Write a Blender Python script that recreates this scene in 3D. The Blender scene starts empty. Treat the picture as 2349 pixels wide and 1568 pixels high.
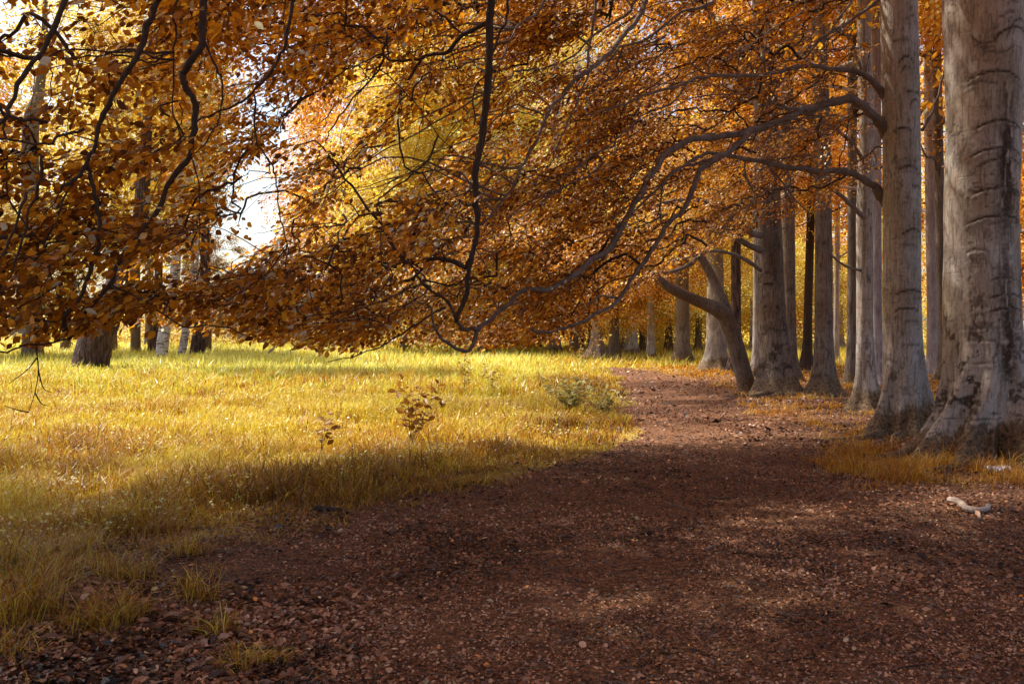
import bpy, math, numpy as np
from mathutils import Vector
rng = np.random.default_rng(7)
scene = bpy.context.scene
R = math.radians

# ------------------------------------------------------------------ camera, sky, sun, exposure
FP, CX, HZ, EYE = 2284.0, 1174.5, 752.0, 1.6      # focal length and horizon in pixels of a 2349 x 1568 view
cam_d = bpy.data.cameras.new('camera'); cam = bpy.data.objects.new('camera', cam_d)
scene.collection.objects.link(cam); scene.camera = cam
cam.location = (0, 0, EYE); cam.rotation_euler = (R(90), 0, 0)
cam_d.sensor_width = 36.0; cam_d.lens = 36.0*FP/2349.0
cam_d.shift_y = -(784.0-HZ)/2349.0
cam_d.clip_start = 0.05; cam_d.clip_end = 1500
SUN = Vector((-0.46, 0.30, 0.84)).normalized()
world = bpy.data.worlds.new('World'); scene.world = world; world.use_nodes = True
wn = world.node_tree; wn.nodes.clear()
sk = wn.nodes.new('ShaderNodeTexSky'); sk.sky_type = 'NISHITA'; sk.sun_disc = False
sk.sun_elevation = math.asin(SUN.z); sk.sun_rotation = math.atan2(SUN.x, SUN.y)
sk.dust_density = 3.0; sk.ozone_density = 1.0
wb = wn.nodes.new('ShaderNodeBackground'); wb.inputs['Strength'].default_value = 0.15
wo = wn.nodes.new('ShaderNodeOutputWorld')
wn.links.new(sk.outputs[0], wb.inputs[0]); wn.links.new(wb.outputs[0], wo.inputs[0])
sd = bpy.data.lights.new('sun', 'SUN'); sd.energy = 4.5; sd.angle = R(1.0); sd.color = (1.0, 0.94, 0.82)
so = bpy.data.objects.new('sun', sd); scene.collection.objects.link(so)
so.rotation_euler = SUN.to_track_quat('Z', 'Y').to_euler()
scene.view_settings.view_transform = 'Standard'; scene.view_settings.look = 'None'
scene.view_settings.exposure = 0.82; scene.view_settings.gamma = 1.0
scene.cycles.max_bounces = 7; scene.cycles.diffuse_bounces = 2; scene.cycles.glossy_bounces = 2
scene.cycles.transmission_bounces = 4; scene.cycles.transparent_max_bounces = 4

# ------------------------------------------------------------------ small helpers
def at(px, py, Y):
    return np.array([(px-CX)/FP*Y, Y, EYE+(HZ-py)/FP*Y])
def atv(px, py, Y):
    return np.stack([(px-CX)/FP*Y, Y, EYE+(HZ-py)/FP*Y], -1)
def gY(py): return FP*EYE/(py-HZ)
def norm(v): return v/np.maximum(np.linalg.norm(v, axis=-1, keepdims=True), 1e-9)
def vnoise(x, y, s=1.0, seed=0):
    """smooth value noise 0..1 on arrays"""
    g = np.random.default_rng(seed).random((64, 64))
    x = np.asarray(x, float)/s+17.3; y = np.asarray(y, float)/s+5.1
    xi = np.floor(x).astype(int); yi = np.floor(y).astype(int); fx = x-xi; fy = y-yi
    fx = fx*fx*(3-2*fx); fy = fy*fy*(3-2*fy)
    a = g[xi % 64, yi % 64]; b = g[(xi+1) % 64, yi % 64]; c = g[xi % 64, (yi+1) % 64]; d = g[(xi+1) % 64, (yi+1) % 64]
    return (a*(1-fx)+b*fx)*(1-fy)+(c*(1-fx)+d*fx)*fy
def pnoise(u, z, P, seed=0):
    """value noise periodic in u (0..1), P cells around"""
    g = np.random.default_rng(seed+500).random((P, 64)); x = (u % 1)*P; y = z+9.7
    xi = np.floor(x).astype(int); yi = np.floor(y).astype(int); fx = x-xi; fy = y-yi; fx = fx*fx*(3-2*fx); fy = fy*fy*(3-2*fy)
    a = g[xi % P, yi % 64]; b = g[(xi+1) % P, yi % 64]; c = g[xi % P, (yi+1) % 64]; d = g[(xi+1) % P, (yi+1) % 64]
    return (a*(1-fx)+b*fx)*(1-fy)+(c*(1-fx)+d*fx)*fy
def ground_z(x, y):
    x = np.asarray(x, float); y = np.asarray(y, float)
    return 0.05*(vnoise(x, y, 2.3, 1)-.5)+0.02*(vnoise(x, y, .6, 2)-.5)+0.10*(vnoise(x, y, 9, 3)-.5)

def mesh_obj(name, V, polys, mat, parent=None, attrs=None, smooth=False):
    """V (n,3); polys = list of (m,k) index arrays"""
    V = np.asarray(V, np.float32)
    loops = np.concatenate([p.reshape(-1) for p in polys]).astype(np.int32)
    totals = np.concatenate([np.full(len(p), p.shape[1], np.int32) for p in polys])
    starts = np.concatenate([[0], np.cumsum(totals)[:-1]]).astype(np.int32)
    me = bpy.data.meshes.new(name)
    me.vertices.add(len(V)); me.vertices.foreach_set('co', V.reshape(-1))
    me.loops.add(len(loops)); me.loops.foreach_set('vertex_index', loops)
    me.polygons.add(len(totals)); me.polygons.foreach_set('loop_start', starts)
    me.polygons.foreach_set('use_smooth', np.full(len(totals), smooth))
    for k, a in (attrs or {}).items():
        at_ = me.attributes.new(k, 'FLOAT', 'POINT'); at_.data.foreach_set('value', np.asarray(a, np.float32))
    me.update(calc_edges=True); me.validate()
    me.materials.append(mat)
    o = bpy.data.objects.new(name, me); scene.collection.objects.link(o)
    if parent is not None: o.parent = parent
    return o
def tag(o, label=None, cat=None, group=None, kind=None):
    if label: o['label'] = label
    if cat: o['category'] = cat
    if group: o['group'] = group
    if kind: o['kind'] = kind
    return o
def thing(name, label, cat, group=None, loc=(0, 0, 0)):
    o = bpy.data.objects.new(name, None); scene.collection.objects.link(o)
    o.location = loc; o.empty_display_size = .3
    return tag(o, label, cat, group)

class MB:
    """collects geometry to be linked as ONE mesh"""
    def __init__(s): s.V = []; s.P = {}; s.n = 0; s.A = {}
    def add(s, V, polys, **attrs):
        V = np.asarray(V, float).reshape(-1, 3)
        for p in polys: s.P.setdefault(p.shape[1], []).append(p+s.n)
        for k, a in attrs.items(): s.A.setdefault(k, []).append(np.broadcast_to(a, (len(V),)) if np.ndim(a) == 0 else np.asarray(a).reshape(-1))
        s.V.append(V); s.n += len(V)
    def build(s, name, mat, parent=None, origin=(0, 0, 0), smooth=False):
        V = np.concatenate(s.V)-np.asarray(origin)
        return mesh_obj(name, V, [np.concatenate(v) for v in s.P.values()], mat, parent, {k: np.concatenate(a) for k, a in s.A.items()}, smooth)

def spline(P, n):
    """Catmull-Rom through rows of P"""
    P = np.asarray(P, float); m = len(P)
    if m == 2: t = np.linspace(0, 1, n)[:, None]; return P[0]*(1-t)+P[1]*t
    Q = np.vstack([2*P[0]-P[1], P, 2*P[-1]-P[-2]])
    u = np.linspace(0, m-1-1e-6, n); i = u.astype(int); f = (u-i)[:, None]
    a, b, c, d = Q[i], Q[i+1], Q[i+2], Q[i+3]
    return .5*((2*b)+(-a+c)*f+(2*a-5*b+4*c-d)*f**2+(-a+3*b-3*c+d)*f**3)
def tube(P, r, k=8, cap=True, rough=0.0):
    P = np.asarray(P, float); r = np.broadcast_to(np.asarray(r, float), (len(P),)); n = len(P)
    T = norm(np.gradient(P, axis=0)); up = np.array([0, 0, 1.]) if abs(T[:, 2]).mean() < .8 else np.array([0, 1., 0])
    A = norm(np.cross(T, up)); B = np.cross(T, A)
    th = np.arange(k)*2*math.pi/k
    rr = r[:, None]*np.ones((1, k))
    if rough: rr = rr*(1+rough*(rng.random((n, k))-.5))
    V = P[:, None]+rr[..., None]*(np.cos(th)[None, :, None]*A[:, None]+np.sin(th)[None, :, None]*B[:, None])
    i, j = np.meshgrid(np.arange(n-1), np.arange(k), indexing='ij')
    q = np.stack([i*k+j, i*k+(j+1) % k, (i+1)*k+(j+1) % k, (i+1)*k+j], -1).reshape(-1, 4)
    polys = [q]
    V = V.reshape(-1, 3)
    if cap: polys += [np.arange(k)[None, ::-1], ((n-1)*k+np.arange(k))[None]]
    return V, polys
def tubes_bulk(P, r, k=3):
    """P (N,m,3) r (N,m) -> many thin tubes"""
    N, m, _ = P.shape
    T = norm(np.gradient(P, axis=1)); up = np.zeros_like(T); up[..., 2] = 1; up[..., 0] = .3
    A = norm(np.cross(T, up)); B = np.cross(T, A)
    th = np.arange(k)*2*math.pi/k
    V = P[:, :, None]+r[:, :, None, None]*(np.cos(th)[None, None, :, None]*A[:, :, None]+np.sin(th)[None, None, :, None]*B[:, :, None])
    i, j = np.meshgrid(np.arange(m-1), np.arange(k), indexing='ij')
    q = np.stack([i*k+j, i*k+(j+1) % k, (i+1)*k+(j+1) % k, (i+1)*k+j], -1).reshape(-1, 4)
    q = (np.arange(N)[:, None, None]*m*k+q[None]).reshape(-1, 4)
    return V.reshape(-1, 3), [q]

# ------------------------------------------------------------------ materials
def mat(name):
    m = bpy.data.materials.new(name); m.use_nodes = True; nt = m.node_tree; nt.nodes.clear()
    out = nt.nodes.new('ShaderNodeOutputMaterial'); return m, nt, out
def N(nt, t, **kw):
    n = nt.nodes.new('ShaderNode'+t)
    for k, v in kw.items():
        if k in n.inputs.keys() if hasattr(n.inputs, 'keys') else False: n.inputs[k].default_value = v
        else: setattr(n, k, v)
    return n
def ramp(nt, stops, fac=None, interp='LINEAR'):
    n = nt.nodes.new('ShaderNodeValToRGB'); cr = n.color_ramp; cr.interpolation = interp
    while len(cr.elements) < len(stops): cr.elements.new(.5)
    for e, (p, c) in zip(cr.elements, stops): e.position = p; e.color = (*c, 1)
    if fac is not None: nt.links.new(fac, n.inputs[0])
    return n
def noise(nt, scale, detail=4, rough=.6, vec=None, dist=0):
    n = nt.nodes.new('ShaderNodeTexNoise'); n.inputs['Scale'].default_value = scale; n.inputs['Detail'].default_value = detail
    n.inputs['Roughness'].default_value = rough; n.inputs['Distortion'].default_value = dist
    if vec is not None: nt.links.new(vec, n.inputs['Vector'])
    return n
def mix(nt, fac, a, b, mode='MIX'):
    n = nt.nodes.new('ShaderNodeMix'); n.data_type = 'RGBA'; n.blend_type = mode
    for s, v in ((0, fac), (6, a), (7, b)):
        if hasattr(v, 'is_output') or isinstance(v, bpy.types.NodeSocket): nt.links.new(v, n.inputs[s])
        else: n.inputs[s].default_value = v if s == 0 else (*v, 1)
    return n.outputs[2]
def leaf_mat(name, stops, trans=.5, rough=.45, tcol=1.25, spec=.5):
    m, nt, out = mat(name)
    a = nt.nodes.new('ShaderNodeAttribute'); a.attribute_name = 'tint'
    c = ramp(nt, stops, a.outputs['Fac'])
    p = nt.nodes.new('ShaderNodeBsdfPrincipled'); p.inputs['Roughness'].default_value = rough
    p.inputs['Specular IOR Level'].default_value = spec
    nt.links.new(c.outputs[0], p.inputs['Base Color'])
    t = nt.nodes.new('ShaderNodeBsdfTranslucent')
    tc = mix(nt, 1.0, c.outputs[0], (tcol, tcol*.95, tcol*.7), 'MULTIPLY')
    nt.links.new(tc, t.inputs['Color'])
    s = nt.nodes.new('ShaderNodeMixShader'); s.inputs[0].default_value = trans
    nt.links.new(p.outputs[0], s.inputs[1]); nt.links.new(t.outputs[0], s.inputs[2]); nt.links.new(s.outputs[0], out.inputs[0])
    return m
M = {}
M['leaf_orange'] = leaf_mat('orange_beech_leaf', [(0, (.13, .046, .007)), (.3, (.39, .142, .011)), (.65, (.68, .30, .017)), (.9, (.84, .52, .05)), (.96, (.64, .58, .38)), (1, (.62, .62, .54))], trans=.43, rough=.38, spec=.38)
M['leaf_gold'] = leaf_mat('golden_leaf', [(0, (.46, .15, .012)), (.4, (.68, .30, .02)), (.75, (.80, .48, .05)), (1, (.74, .64, .22))])
M['leaf_yellow'] = leaf_mat('pale_yellow_leaf', [(0, (.50, .30, .02)), (.4, (.70, .54, .07)), (.8, (.78, .70, .18)), (1, (.80, .78, .46))])
M['leaf_olive'] = leaf_mat('olive_leaf', [(0, (.26, .13, .015)), (.5, (.45, .28, .04)), (1, (.55, .44, .14))])
M['leaf_sapling'] = leaf_mat('sapling_leaf', [(0, (.17, .075, .012)), (.6, (.34, .18, .03)), (1, (.42, .34, .12))])
M['leaf_green'] = leaf_mat('grey_green_leaf', [(0, (.30, .24, .06)), (.6, (.42, .40, .18)), (1, (.6, .62, .42))])
M['grass'] = leaf_mat('meadow_grass', [(0, (.11, .058, .012)), (.2, (.42, .17, .016)), (.4, (.50, .33, .030)), (.6, (.62, .52, .07)), (.75, (.46, .50, .08)), (.88, (.80, .80, .18)), (.93, (.80, .78, .28)), (1, (.70, .74, .66))], trans=.4, rough=.4, tcol=1.15)  # near-white last stop is painted glint for the flecks in the sward
M['short_grass'] = leaf_mat('short_grass', [(0, (.24, .09, .012)), (.5, (.62, .28, .022)), (.85, (.74, .44, .05)), (1, (.52, .50, .26))], trans=.35, rough=.5, tcol=1.1)
M['litter'] = leaf_mat('dead_leaf', [(0, (.018, .007, .003)), (.3, (.12, .045, .020)), (.6, (.28, .120, .056)), (.85, (.44, .205, .105)), (.94, (.54, .31, .19)), (.975, (.80, .27, .03)), (.99, (.66, .50, .28))], trans=.1, rough=.5, tcol=1)

def bark_mat(name, base, warm, dark, crack=.5, birch=False, scale=1.0, rough_bark=False, moss=False):
    m, nt, out = mat(name); L = nt.links
    tc = nt.nodes.new('ShaderNodeTexCoord'); co = tc.outputs['Object']
    mp = nt.nodes.new('ShaderNodeMapping'); L.new(co, mp.inputs[0]); mp.inputs['Scale'].default_value = ((9 if rough_bark else 20)*scale, (9 if rough_bark else 20)*scale, (1.3 if rough_bark else 2.2)*scale)
    mh = nt.nodes.new('ShaderNodeMapping'); L.new(co, mh.inputs[0]); mh.inputs['Scale'].default_value = (1.6*scale, 1.6*scale, 14*scale)
    big = noise(nt, 1.1*scale, 4, .6, co); fine = noise(nt, 22*scale, 5, .7, co)
    vert = noise(nt, 1.6, 5, .7, mp.outputs[0], .6); hor = noise(nt, 1.3, 4, .6, mh.outputs[0], .4)
    c = mix(nt, ramp(nt, [(.38, (0, 0, 0)), (.66, (1, 1, 1))], big.outputs[0]).outputs[0], base, warm)
    c = mix(nt, ramp(nt, [(.3, (0, 0, 0)), (.8, (.5, .5, .5))], fine.outputs[0]).outputs[0], c, dark)
    vr = ramp(nt, [(.50, (0, 0, 0)), (.62, (crack,)*3)] if not rough_bark else [(.42, (0, 0, 0)), (.56, (crack,)*3)], vert.outputs[0])
    c = mix(nt, vr.outputs[0], c, dark)
    if birch:
        hr = ramp(nt, [(.53, (0, 0, 0)), (.58, (.95,)*3)], hor.outputs[0])
    else:
        hr = ramp(nt, [(.62, (0, 0, 0)), (.68, (.25,)*3)], hor.outputs[0])
    c = mix(nt, hr.outputs[0], c, dark)
    a = nt.nodes.new('ShaderNodeAttribute'); a.attribute_name = 'stain'
    # the stain attribute carries modelled scars and flaking patches; broken up by noise
    mu = nt.nodes.new('ShaderNodeMath'); mu.operation = 'MULTIPLY'; L.new(a.outputs['Fac'], mu.inputs[0])
    fr = ramp(nt, [(.3, (.7,)*3), (.55, (1.3,)*3)], fine.outputs[0]); L.new(fr.outputs[0], mu.inputs[1]); mu.use_clamp = True
    c = mix(nt, mu.outputs[0], c, tuple(x*.8 for x in dark))
    if moss:   # brown mossy crust low on the roots, with a ragged upper limit
        sp = nt.nodes.new('ShaderNodeSeparateXYZ'); L.new(co, sp.inputs[0])
        m1 = nt.nodes.new('ShaderNodeMath'); m1.operation = 'MULTIPLY_ADD'; m1.inputs[1].default_value = -1.1; L.new(big.outputs[0], m1.inputs[0]); L.new(sp.outputs[2], m1.inputs[2])
        m2 = nt.nodes.new('ShaderNodeMath'); m2.operation = 'MULTIPLY_ADD'; m2.inputs[1].default_value = -.5; L.new(vert.outputs[0], m2.inputs[0]); L.new(m1.outputs[0], m2.inputs[2])
        mr = ramp(nt, [(0, (1, 1, 1)), (.08, (.85,)*3), (.16, (0, 0, 0))]); ad = nt.nodes.new('ShaderNodeMath'); ad.operation = 'ADD'; ad.inputs[1].default_value = .48
        L.new(m2.outputs[0], ad.inputs[0]); L.new(ad.outputs[0], mr.inputs[0])
        mc = ramp(nt, [(.35, (.025, .013, .007)), (.62, (.23, .15, .08))], fine.outputs[0])
        c = mix(nt, mr.outputs[0], c, mc.outputs[0])
    p = nt.nodes.new('ShaderNodeBsdfPrincipled'); p.inputs['Roughness'].default_value = .82; p.inputs['Specular IOR Level'].default_value = .3
    L.new(c, p.inputs['Base Color'])
    h = nt.nodes.new('ShaderNodeMath'); h.operation = 'SUBTRACT'; L.new(fine.outputs[0], h.inputs[0]); L.new(vr.outputs[0], h.inputs[1])
    h2 = nt.nodes.new('ShaderNodeMath'); h2.operation = 'SUBTRACT'; L.new(h.outputs[0], h2.inputs[0]); L.new(hr.outputs[0], h2.inputs[1])
    b = nt.nodes.new('ShaderNodeBump'); b.inputs['Strength'].default_value = .9 if rough_bark else .6; b.inputs['Distance'].default_value = .03 if rough_bark else .012
    L.new(h2.outputs[0], b.inputs['Height']); L.new(b.outputs[0], p.inputs['Normal']); L.new(p.outputs[0], out.inputs[0])
    return m
M['beech'] = bark_mat('grey_beech_bark', (.50, .45, .41), (.36, .28, .20), (.06, .036, .022), .55, moss=True)
M['beech_dark'] = bark_mat('brown_beech_bark', (.24, .19, .155), (.19, .12, .07), (.03, .018, .012), .75, moss=True)
M['branch'] = bark_mat('dark_branch_bark', (.085, .05, .035), (.06, .035, .022), (.015, .009, .007), .6, scale=3)
M['limb'] = bark_mat('grey_brown_limb_bark', (.27, .21, .18), (.17, .11, .075), (.03, .018, .013), .6, scale=3)
M['birch'] = bark_mat('birch_bark', (.78, .70, .70), (.60, .50, .48), (.05, .035, .035), .8, birch=True)
M['oak'] = bark_mat('rugged_bark', (.22, .13, .11), (.15, .09, .07), (.03, .018, .016), .95, rough_bark=True, scale=.9)
M['pale_far'] = bark_mat('pale_far_bark', (.48, .40, .38), (.36, .28, .25), (.12, .08, .07), .6)

def ground_mat():
    m, nt, out = mat('woodland_soil'); L = nt.links
    tc = nt.nodes.new('ShaderNodeTexCoord'); co = tc.outputs['Object']
    a = nt.nodes.new('ShaderNodeAttribute'); a.attribute_name = 'meadow'
    n1 = noise(nt, .7, 4, .6, co); n2 = noise(nt, 16, 5, .75, co); n3 = noise(nt, 60, 3, .7, co)
    soil = ramp(nt, [(.30, (.03, .014, .009)), (.5, (.12, .054, .032)), (.7, (.24, .115, .07))], n2.outputs[0])
    soil2 = mix(nt, ramp(nt, [(.4, (0, 0, 0)), (.7, (.6,)*3)], n1.outputs[0]).outputs[0], soil.outputs[0], (.25, .11, .045))
    gr = ramp(nt, [(.3, (.14, .07, .012)), (.5, (.40, .27, .03)), (.7, (.60, .50, .08))], n2.outputs[0])
    c = mix(nt, a.outputs['Fac'], soil2, gr.outputs[0])
    c = mix(nt, ramp(nt, [(.5, (0, 0, 0)), (.8, (.5,)*3)], n3.outputs[0]).outputs[0], c, (.05, .025, .015))
    p = nt.nodes.new('ShaderNodeBsdfPrincipled'); p.inputs['Roughness'].default_value = .95; p.inputs['Specular IOR Level'].default_value = .2
    L.new(c, p.inputs['Base Color'])
    b = nt.nodes.new('ShaderNodeBump'); b.inputs['Strength'].default_value = .8; b.inputs['Distance'].default_value = .03
    L.new(n2.outputs[0], b.inputs['Height']); L.new(b.outputs[0], p.inputs['Normal']); L.new(p.outputs[0], out.inputs[0])
    return m
def path_mat():
    m, nt, out = mat('trodden_leaf_mould'); L = nt.links
    tc = nt.nodes.new('ShaderNodeTexCoord'); co = tc.outputs['Object']
    n1 = noise(nt, .8, 5, .65, co, .5); n2 = noise(nt, 28, 6, .8, co); n3 = noise(nt, 5, 4, .7, co)
    c = ramp(nt, [(.38, (.008, .003, .002)), (.48, (.12, .048, .016)), (.57, (.26, .108, .038)), (.68, (.47, .25, .12))], n2.outputs[0]).outputs[0]
    c = mix(nt, ramp(nt, [(.42, (0, 0, 0)), (.62, (.35,)*3)], n1.outputs[0]).outputs[0], c, (.24, .105, .055))
    c = mix(nt, ramp(nt, [(.5, (0, 0, 0)), (.7, (.5,)*3)], n3.outputs[0]).outputs[0], c, (.022, .009, .005))
    p = nt.nodes.new('ShaderNodeBsdfPrincipled'); p.inputs['Roughness'].default_value = .9; p.inputs['Specular IOR Level'].default_value = .3
    L.new(c, p.inputs['Base Color'])
    b = nt.nodes.new('ShaderNodeBump'); b.inputs['Strength'].default_value = 1; b.inputs['Distance'].default_value = .02
    L.new(n2.outputs[0], b.inputs['Height']); L.new(b.outputs[0], p.inputs['Normal']); L.new(p.outputs[0], out.inputs[0])
    return m
def plain(name, col, rough=.6):
    m, nt, out = mat(name); tc = nt.nodes.new('ShaderNodeTexCoord')
    n = noise(nt, 35, 4, .6, tc.outputs['Object'])
    c = mix(nt, ramp(nt, [(.35, (0, 0, 0)), (.7, (1, 1, 1))], n.outputs[0]).outputs[0], col, tuple(x*.6 for x in col))
    p = nt.nodes.new('ShaderNodeBsdfPrincipled'); p.inputs['Roughness'].default_value = rough
    nt.links.new(c, p.inputs['Base Color']); nt.links.new(p.outputs[0], out.inputs[0]); return m
M['ground'] = ground_mat(); M['path'] = path_mat()
M['paper'] = plain('crumpled_paper', (.75, .74, .78))
M['wood_raw'] = plain('torn_wood', (.55, .33, .22))
M['bare_wood'] = plain('bare_wood', (.42, .32, .26))
M['stick'] = bark_mat('fallen_stick_bark', (.36, .27, .22), (.26, .16, .11), (.05, .03, .02), .5, scale=3)

# ------------------------------------------------------------------ path outline (pixels of the 2349 view -> ground)
LE = np.array([(-200, 1568), (-60, 1500), (110, 1440), (200, 1370), (290, 1300), (430, 1255), (600, 1225), (720, 1190), (850, 1163), (1000, 1130), (1200, 1098), (1350, 1058),
               (1482, 1000), (1450, 975), (1408, 950), (1428, 925), (1430, 900), (1418, 870), (1395, 852), (1360, 843)], float)
RE = np.array([(2700, 1568), (2600, 1180), (2349, 1140), (1990, 1115), (1900, 1085), (1895, 1040), (1905, 1005), (1830, 975), (1740, 955), (1690, 930), (1650, 900), (1600, 878), (1545, 860), (1490, 850), (1430, 843)], float)
def edge_fn(E):
    Y = gY(E[:, 1]); X = (E[:, 0]-CX)/FP*Y
    return lambda y: np.interp(y, Y, X)
xL, xR = edge_fn(LE), edge_fn(RE)
PATH_END = float(gY(843.))

# ------------------------------------------------------------------ ground and path
def grid(xs, ys, zoff=0.0, zfun=ground_z):
    X, Y = np.meshgrid(xs, ys); Z = zfun(X, Y)+zoff
    n, m = X.shape
    i, j = np.meshgrid(np.arange(n-1), np.arange(m-1), indexing='ij')
    q = np.stack([i*m+j, i*m+j+1, (i+1)*m+j+1, (i+1)*m+j], -1).reshape(-1, 4)
    return np.stack([X, Y, Z], -1).reshape(-1, 3), q
def sm(a, b, x): t = np.clip((x-a)/(b-a), 0, 1); return t*t*(3-2*t)
ys = np.concatenate([np.linspace(-60, 0, 25)[:-1], np.arange(0, 30, .2), np.arange(30, 80, 1.0), np.linspace(80, 1200, 40)])
xs = np.concatenate([np.linspace(-900, -40, 25)[:-1], np.arange(-40, -12, 1.), np.arange(-12, 12, .2), np.arange(12, 40, 1.), np.linspace(40, 900, 25)])
gv, gq = grid(xs, ys)
def meadow_mask(x, y):
    left = sm(.25, -.25, x-xL(y)+.5*(vnoise(x, y, .7, 9)-.5))
    far = sm(30, 44, y)
    e = np.where(y < PATH_END+2, left, 1.)
    return np.clip(np.maximum(e, far*.9), 0, 1)*np.where(y < 3.5, 0, 1)
tag(mesh_obj('ground', gv, [gq], M['ground'], attrs={'meadow': meadow_mask(gv[:, 0], gv[:, 1])}, smooth=True), kind='structure')
# path: strip between its two edges, 12 mm proud of the soil
py_ = np.concatenate([np.arange(-6, 20, .15), np.arange(20, PATH_END, .4)]); k = 60
u = np.linspace(0, 1, k)
PX = []
for y in py_:
    yy = max(y, 4.3)
    a = xL(yy)+.35*(vnoise(0, y, .5, 21)-.5)+(.0 if y > 4.3 else (y-4.3)*.5); b = xR(yy)+.4*(vnoise(3, y, .7, 22)-.5)
    if y > 33: w = (y-33)/(PATH_END-33); a, b = a, b
    PX.append(a+(b-a)*u)
PX = np.array(PX); PY = np.repeat(py_[:, None], k, 1); PZ = ground_z(PX, PY)+.012
PZ[:, 0] -= .06; PZ[:, -1] -= .06
n_, m_ = PX.shape
i, j = np.meshgrid(np.arange(n_-1), np.arange(m_-1), indexing='ij')
q = np.stack([i*m_+j, i*m_+j+1, (i+1)*m_+j+1, (i+1)*m_+j], -1).reshape(-1, 4)
tag(mesh_obj('path', np.stack([PX, PY, PZ], -1).reshape(-1, 3), [q], M['path'], smooth=True), kind='structure')

# ------------------------------------------------------------------ leaves
LEAF_OVAL = (np.array([(0, 0, 0), (.22, .22, .05), (.50, .33, .08), (.80, .20, .05), (1.05, 0, -.02), (.80, -.20, .05), (.50, -.33, .08), (.22, -.22, .05)]),
             [np.array([[0, 4, 3, 2, 1]]), np.array([[0, 7, 6, 5, 4]])])
LEAF_HEX = (np.array([(0, 0, 0), (.35, .30, .06), (.75, .22, .05), (1.05, 0, 0), (.75, -.22, .05), (.35, -.30, .06)]),
            [np.array([[0, 3, 2, 1]]), np.array([[0, 5, 4, 3]])])
LEAF_QUAD = (np.array([(0, 0, 0), (.5, .33, .0), (1.0, 0, .04), (.5, -.33, .0)]), [np.array([[0, 3, 2, 1]])])
def leaves(mb, P, D, Nn, S, T, tmpl=LEAF_HEX):
    """P (n,3) bases, D directions, Nn normals, S sizes, T tint"""
    D = norm(D); B = norm(np.cross(Nn, D)); Nn = np.cross(D, B)
    tv, tp = tmpl
    V = P[:, None]+S[:, None, None]*(tv[None, :, 0, None]*D[:, None]+tv[None, :, 1, None]*B[:, None]+tv[None, :, 2, None]*Nn[:, None])
    n = len(P); k = len(tv)
    mb.add(V, [(np.arange(n)[:, None, None]*k+p[None]).reshape(-1, p.shape[1]) for p in tp], tint=np.repeat(T, k))
def sprays(mb, tw, P, D, L, K, size, tint, tmpl=LEAF_HEX, droop=.25, twig_r=.0016, jit=.42, tilt=.35, hang=.25):
    """flat fans of alternate leaves along thin twigs. P,D (n,3), L (n,)"""
    n = len(P); D = norm(D)
    up = np.zeros_like(D); up[:, 2] = 1
    Nn = norm(up+tilt*rng.normal(size=(n, 3))); Sd = norm(np.cross(Nn, D)); Nn = np.cross(D, Sd)
    t = (np.arange(K)+.7)/K
    tt = t[None, :]*np.ones((n, 1))
    ax = P[:, None]+D[:, None]*(L[:, None]*tt)[..., None]; ax[..., 2] -= droop*L[:, None]*tt**2
    sgn = np.where(np.arange(K) % 2 == 0, 1., -1.)[None, :, None]
    # short side twiglets widen the fan
    off = (rng.random((n, K))**1.3)*L[:, None]*.38*(1-.45*tt)
    ax = ax+sgn*Sd[:, None]*off[..., None]+D[:, None]*(off*.5)[..., None]
    ax = ax+rng.normal(size=ax.shape)*size*.25
    ang = R(48)+rng.normal(size=(n, K))*.35
    LD = np.cos(ang)[..., None]*D[:, None]+np.sin(ang)[..., None]*sgn*Sd[:, None]
    LD[..., 2] -= hang+hang*rng.random((n, K))
    LN = Nn[:, None]+jit*rng.normal(size=(n, K, 3))
    S = size*(.65+.6*rng.random((n, K)))
    T = np.clip(tint[:, None]+.25*rng.normal(size=(n, K)), 0, 1)
    keep = (rng.random(n*K) > .08)
    leaves(mb, ax.reshape(-1, 3)[keep], LD.reshape(-1, 3)[keep], LN.reshape(-1, 3)[keep], S.reshape(-1)[keep], T.reshape(-1)[keep], tmpl)
    if tw is not None:
        u = np.linspace(0, 1, 4)
        TP = P[:, None]+D[:, None]*(L[:, None]*u)[..., None]; TP[..., 2] -= droop*L[:, None]*u**2
        TR = twig_r*(1.2-.9*u)[None]*np.ones((n, 1))
        tw.add(*tubes_bulk(TP, TR, 3), stain=0.)

CAM_A = -math.pi/2
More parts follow.
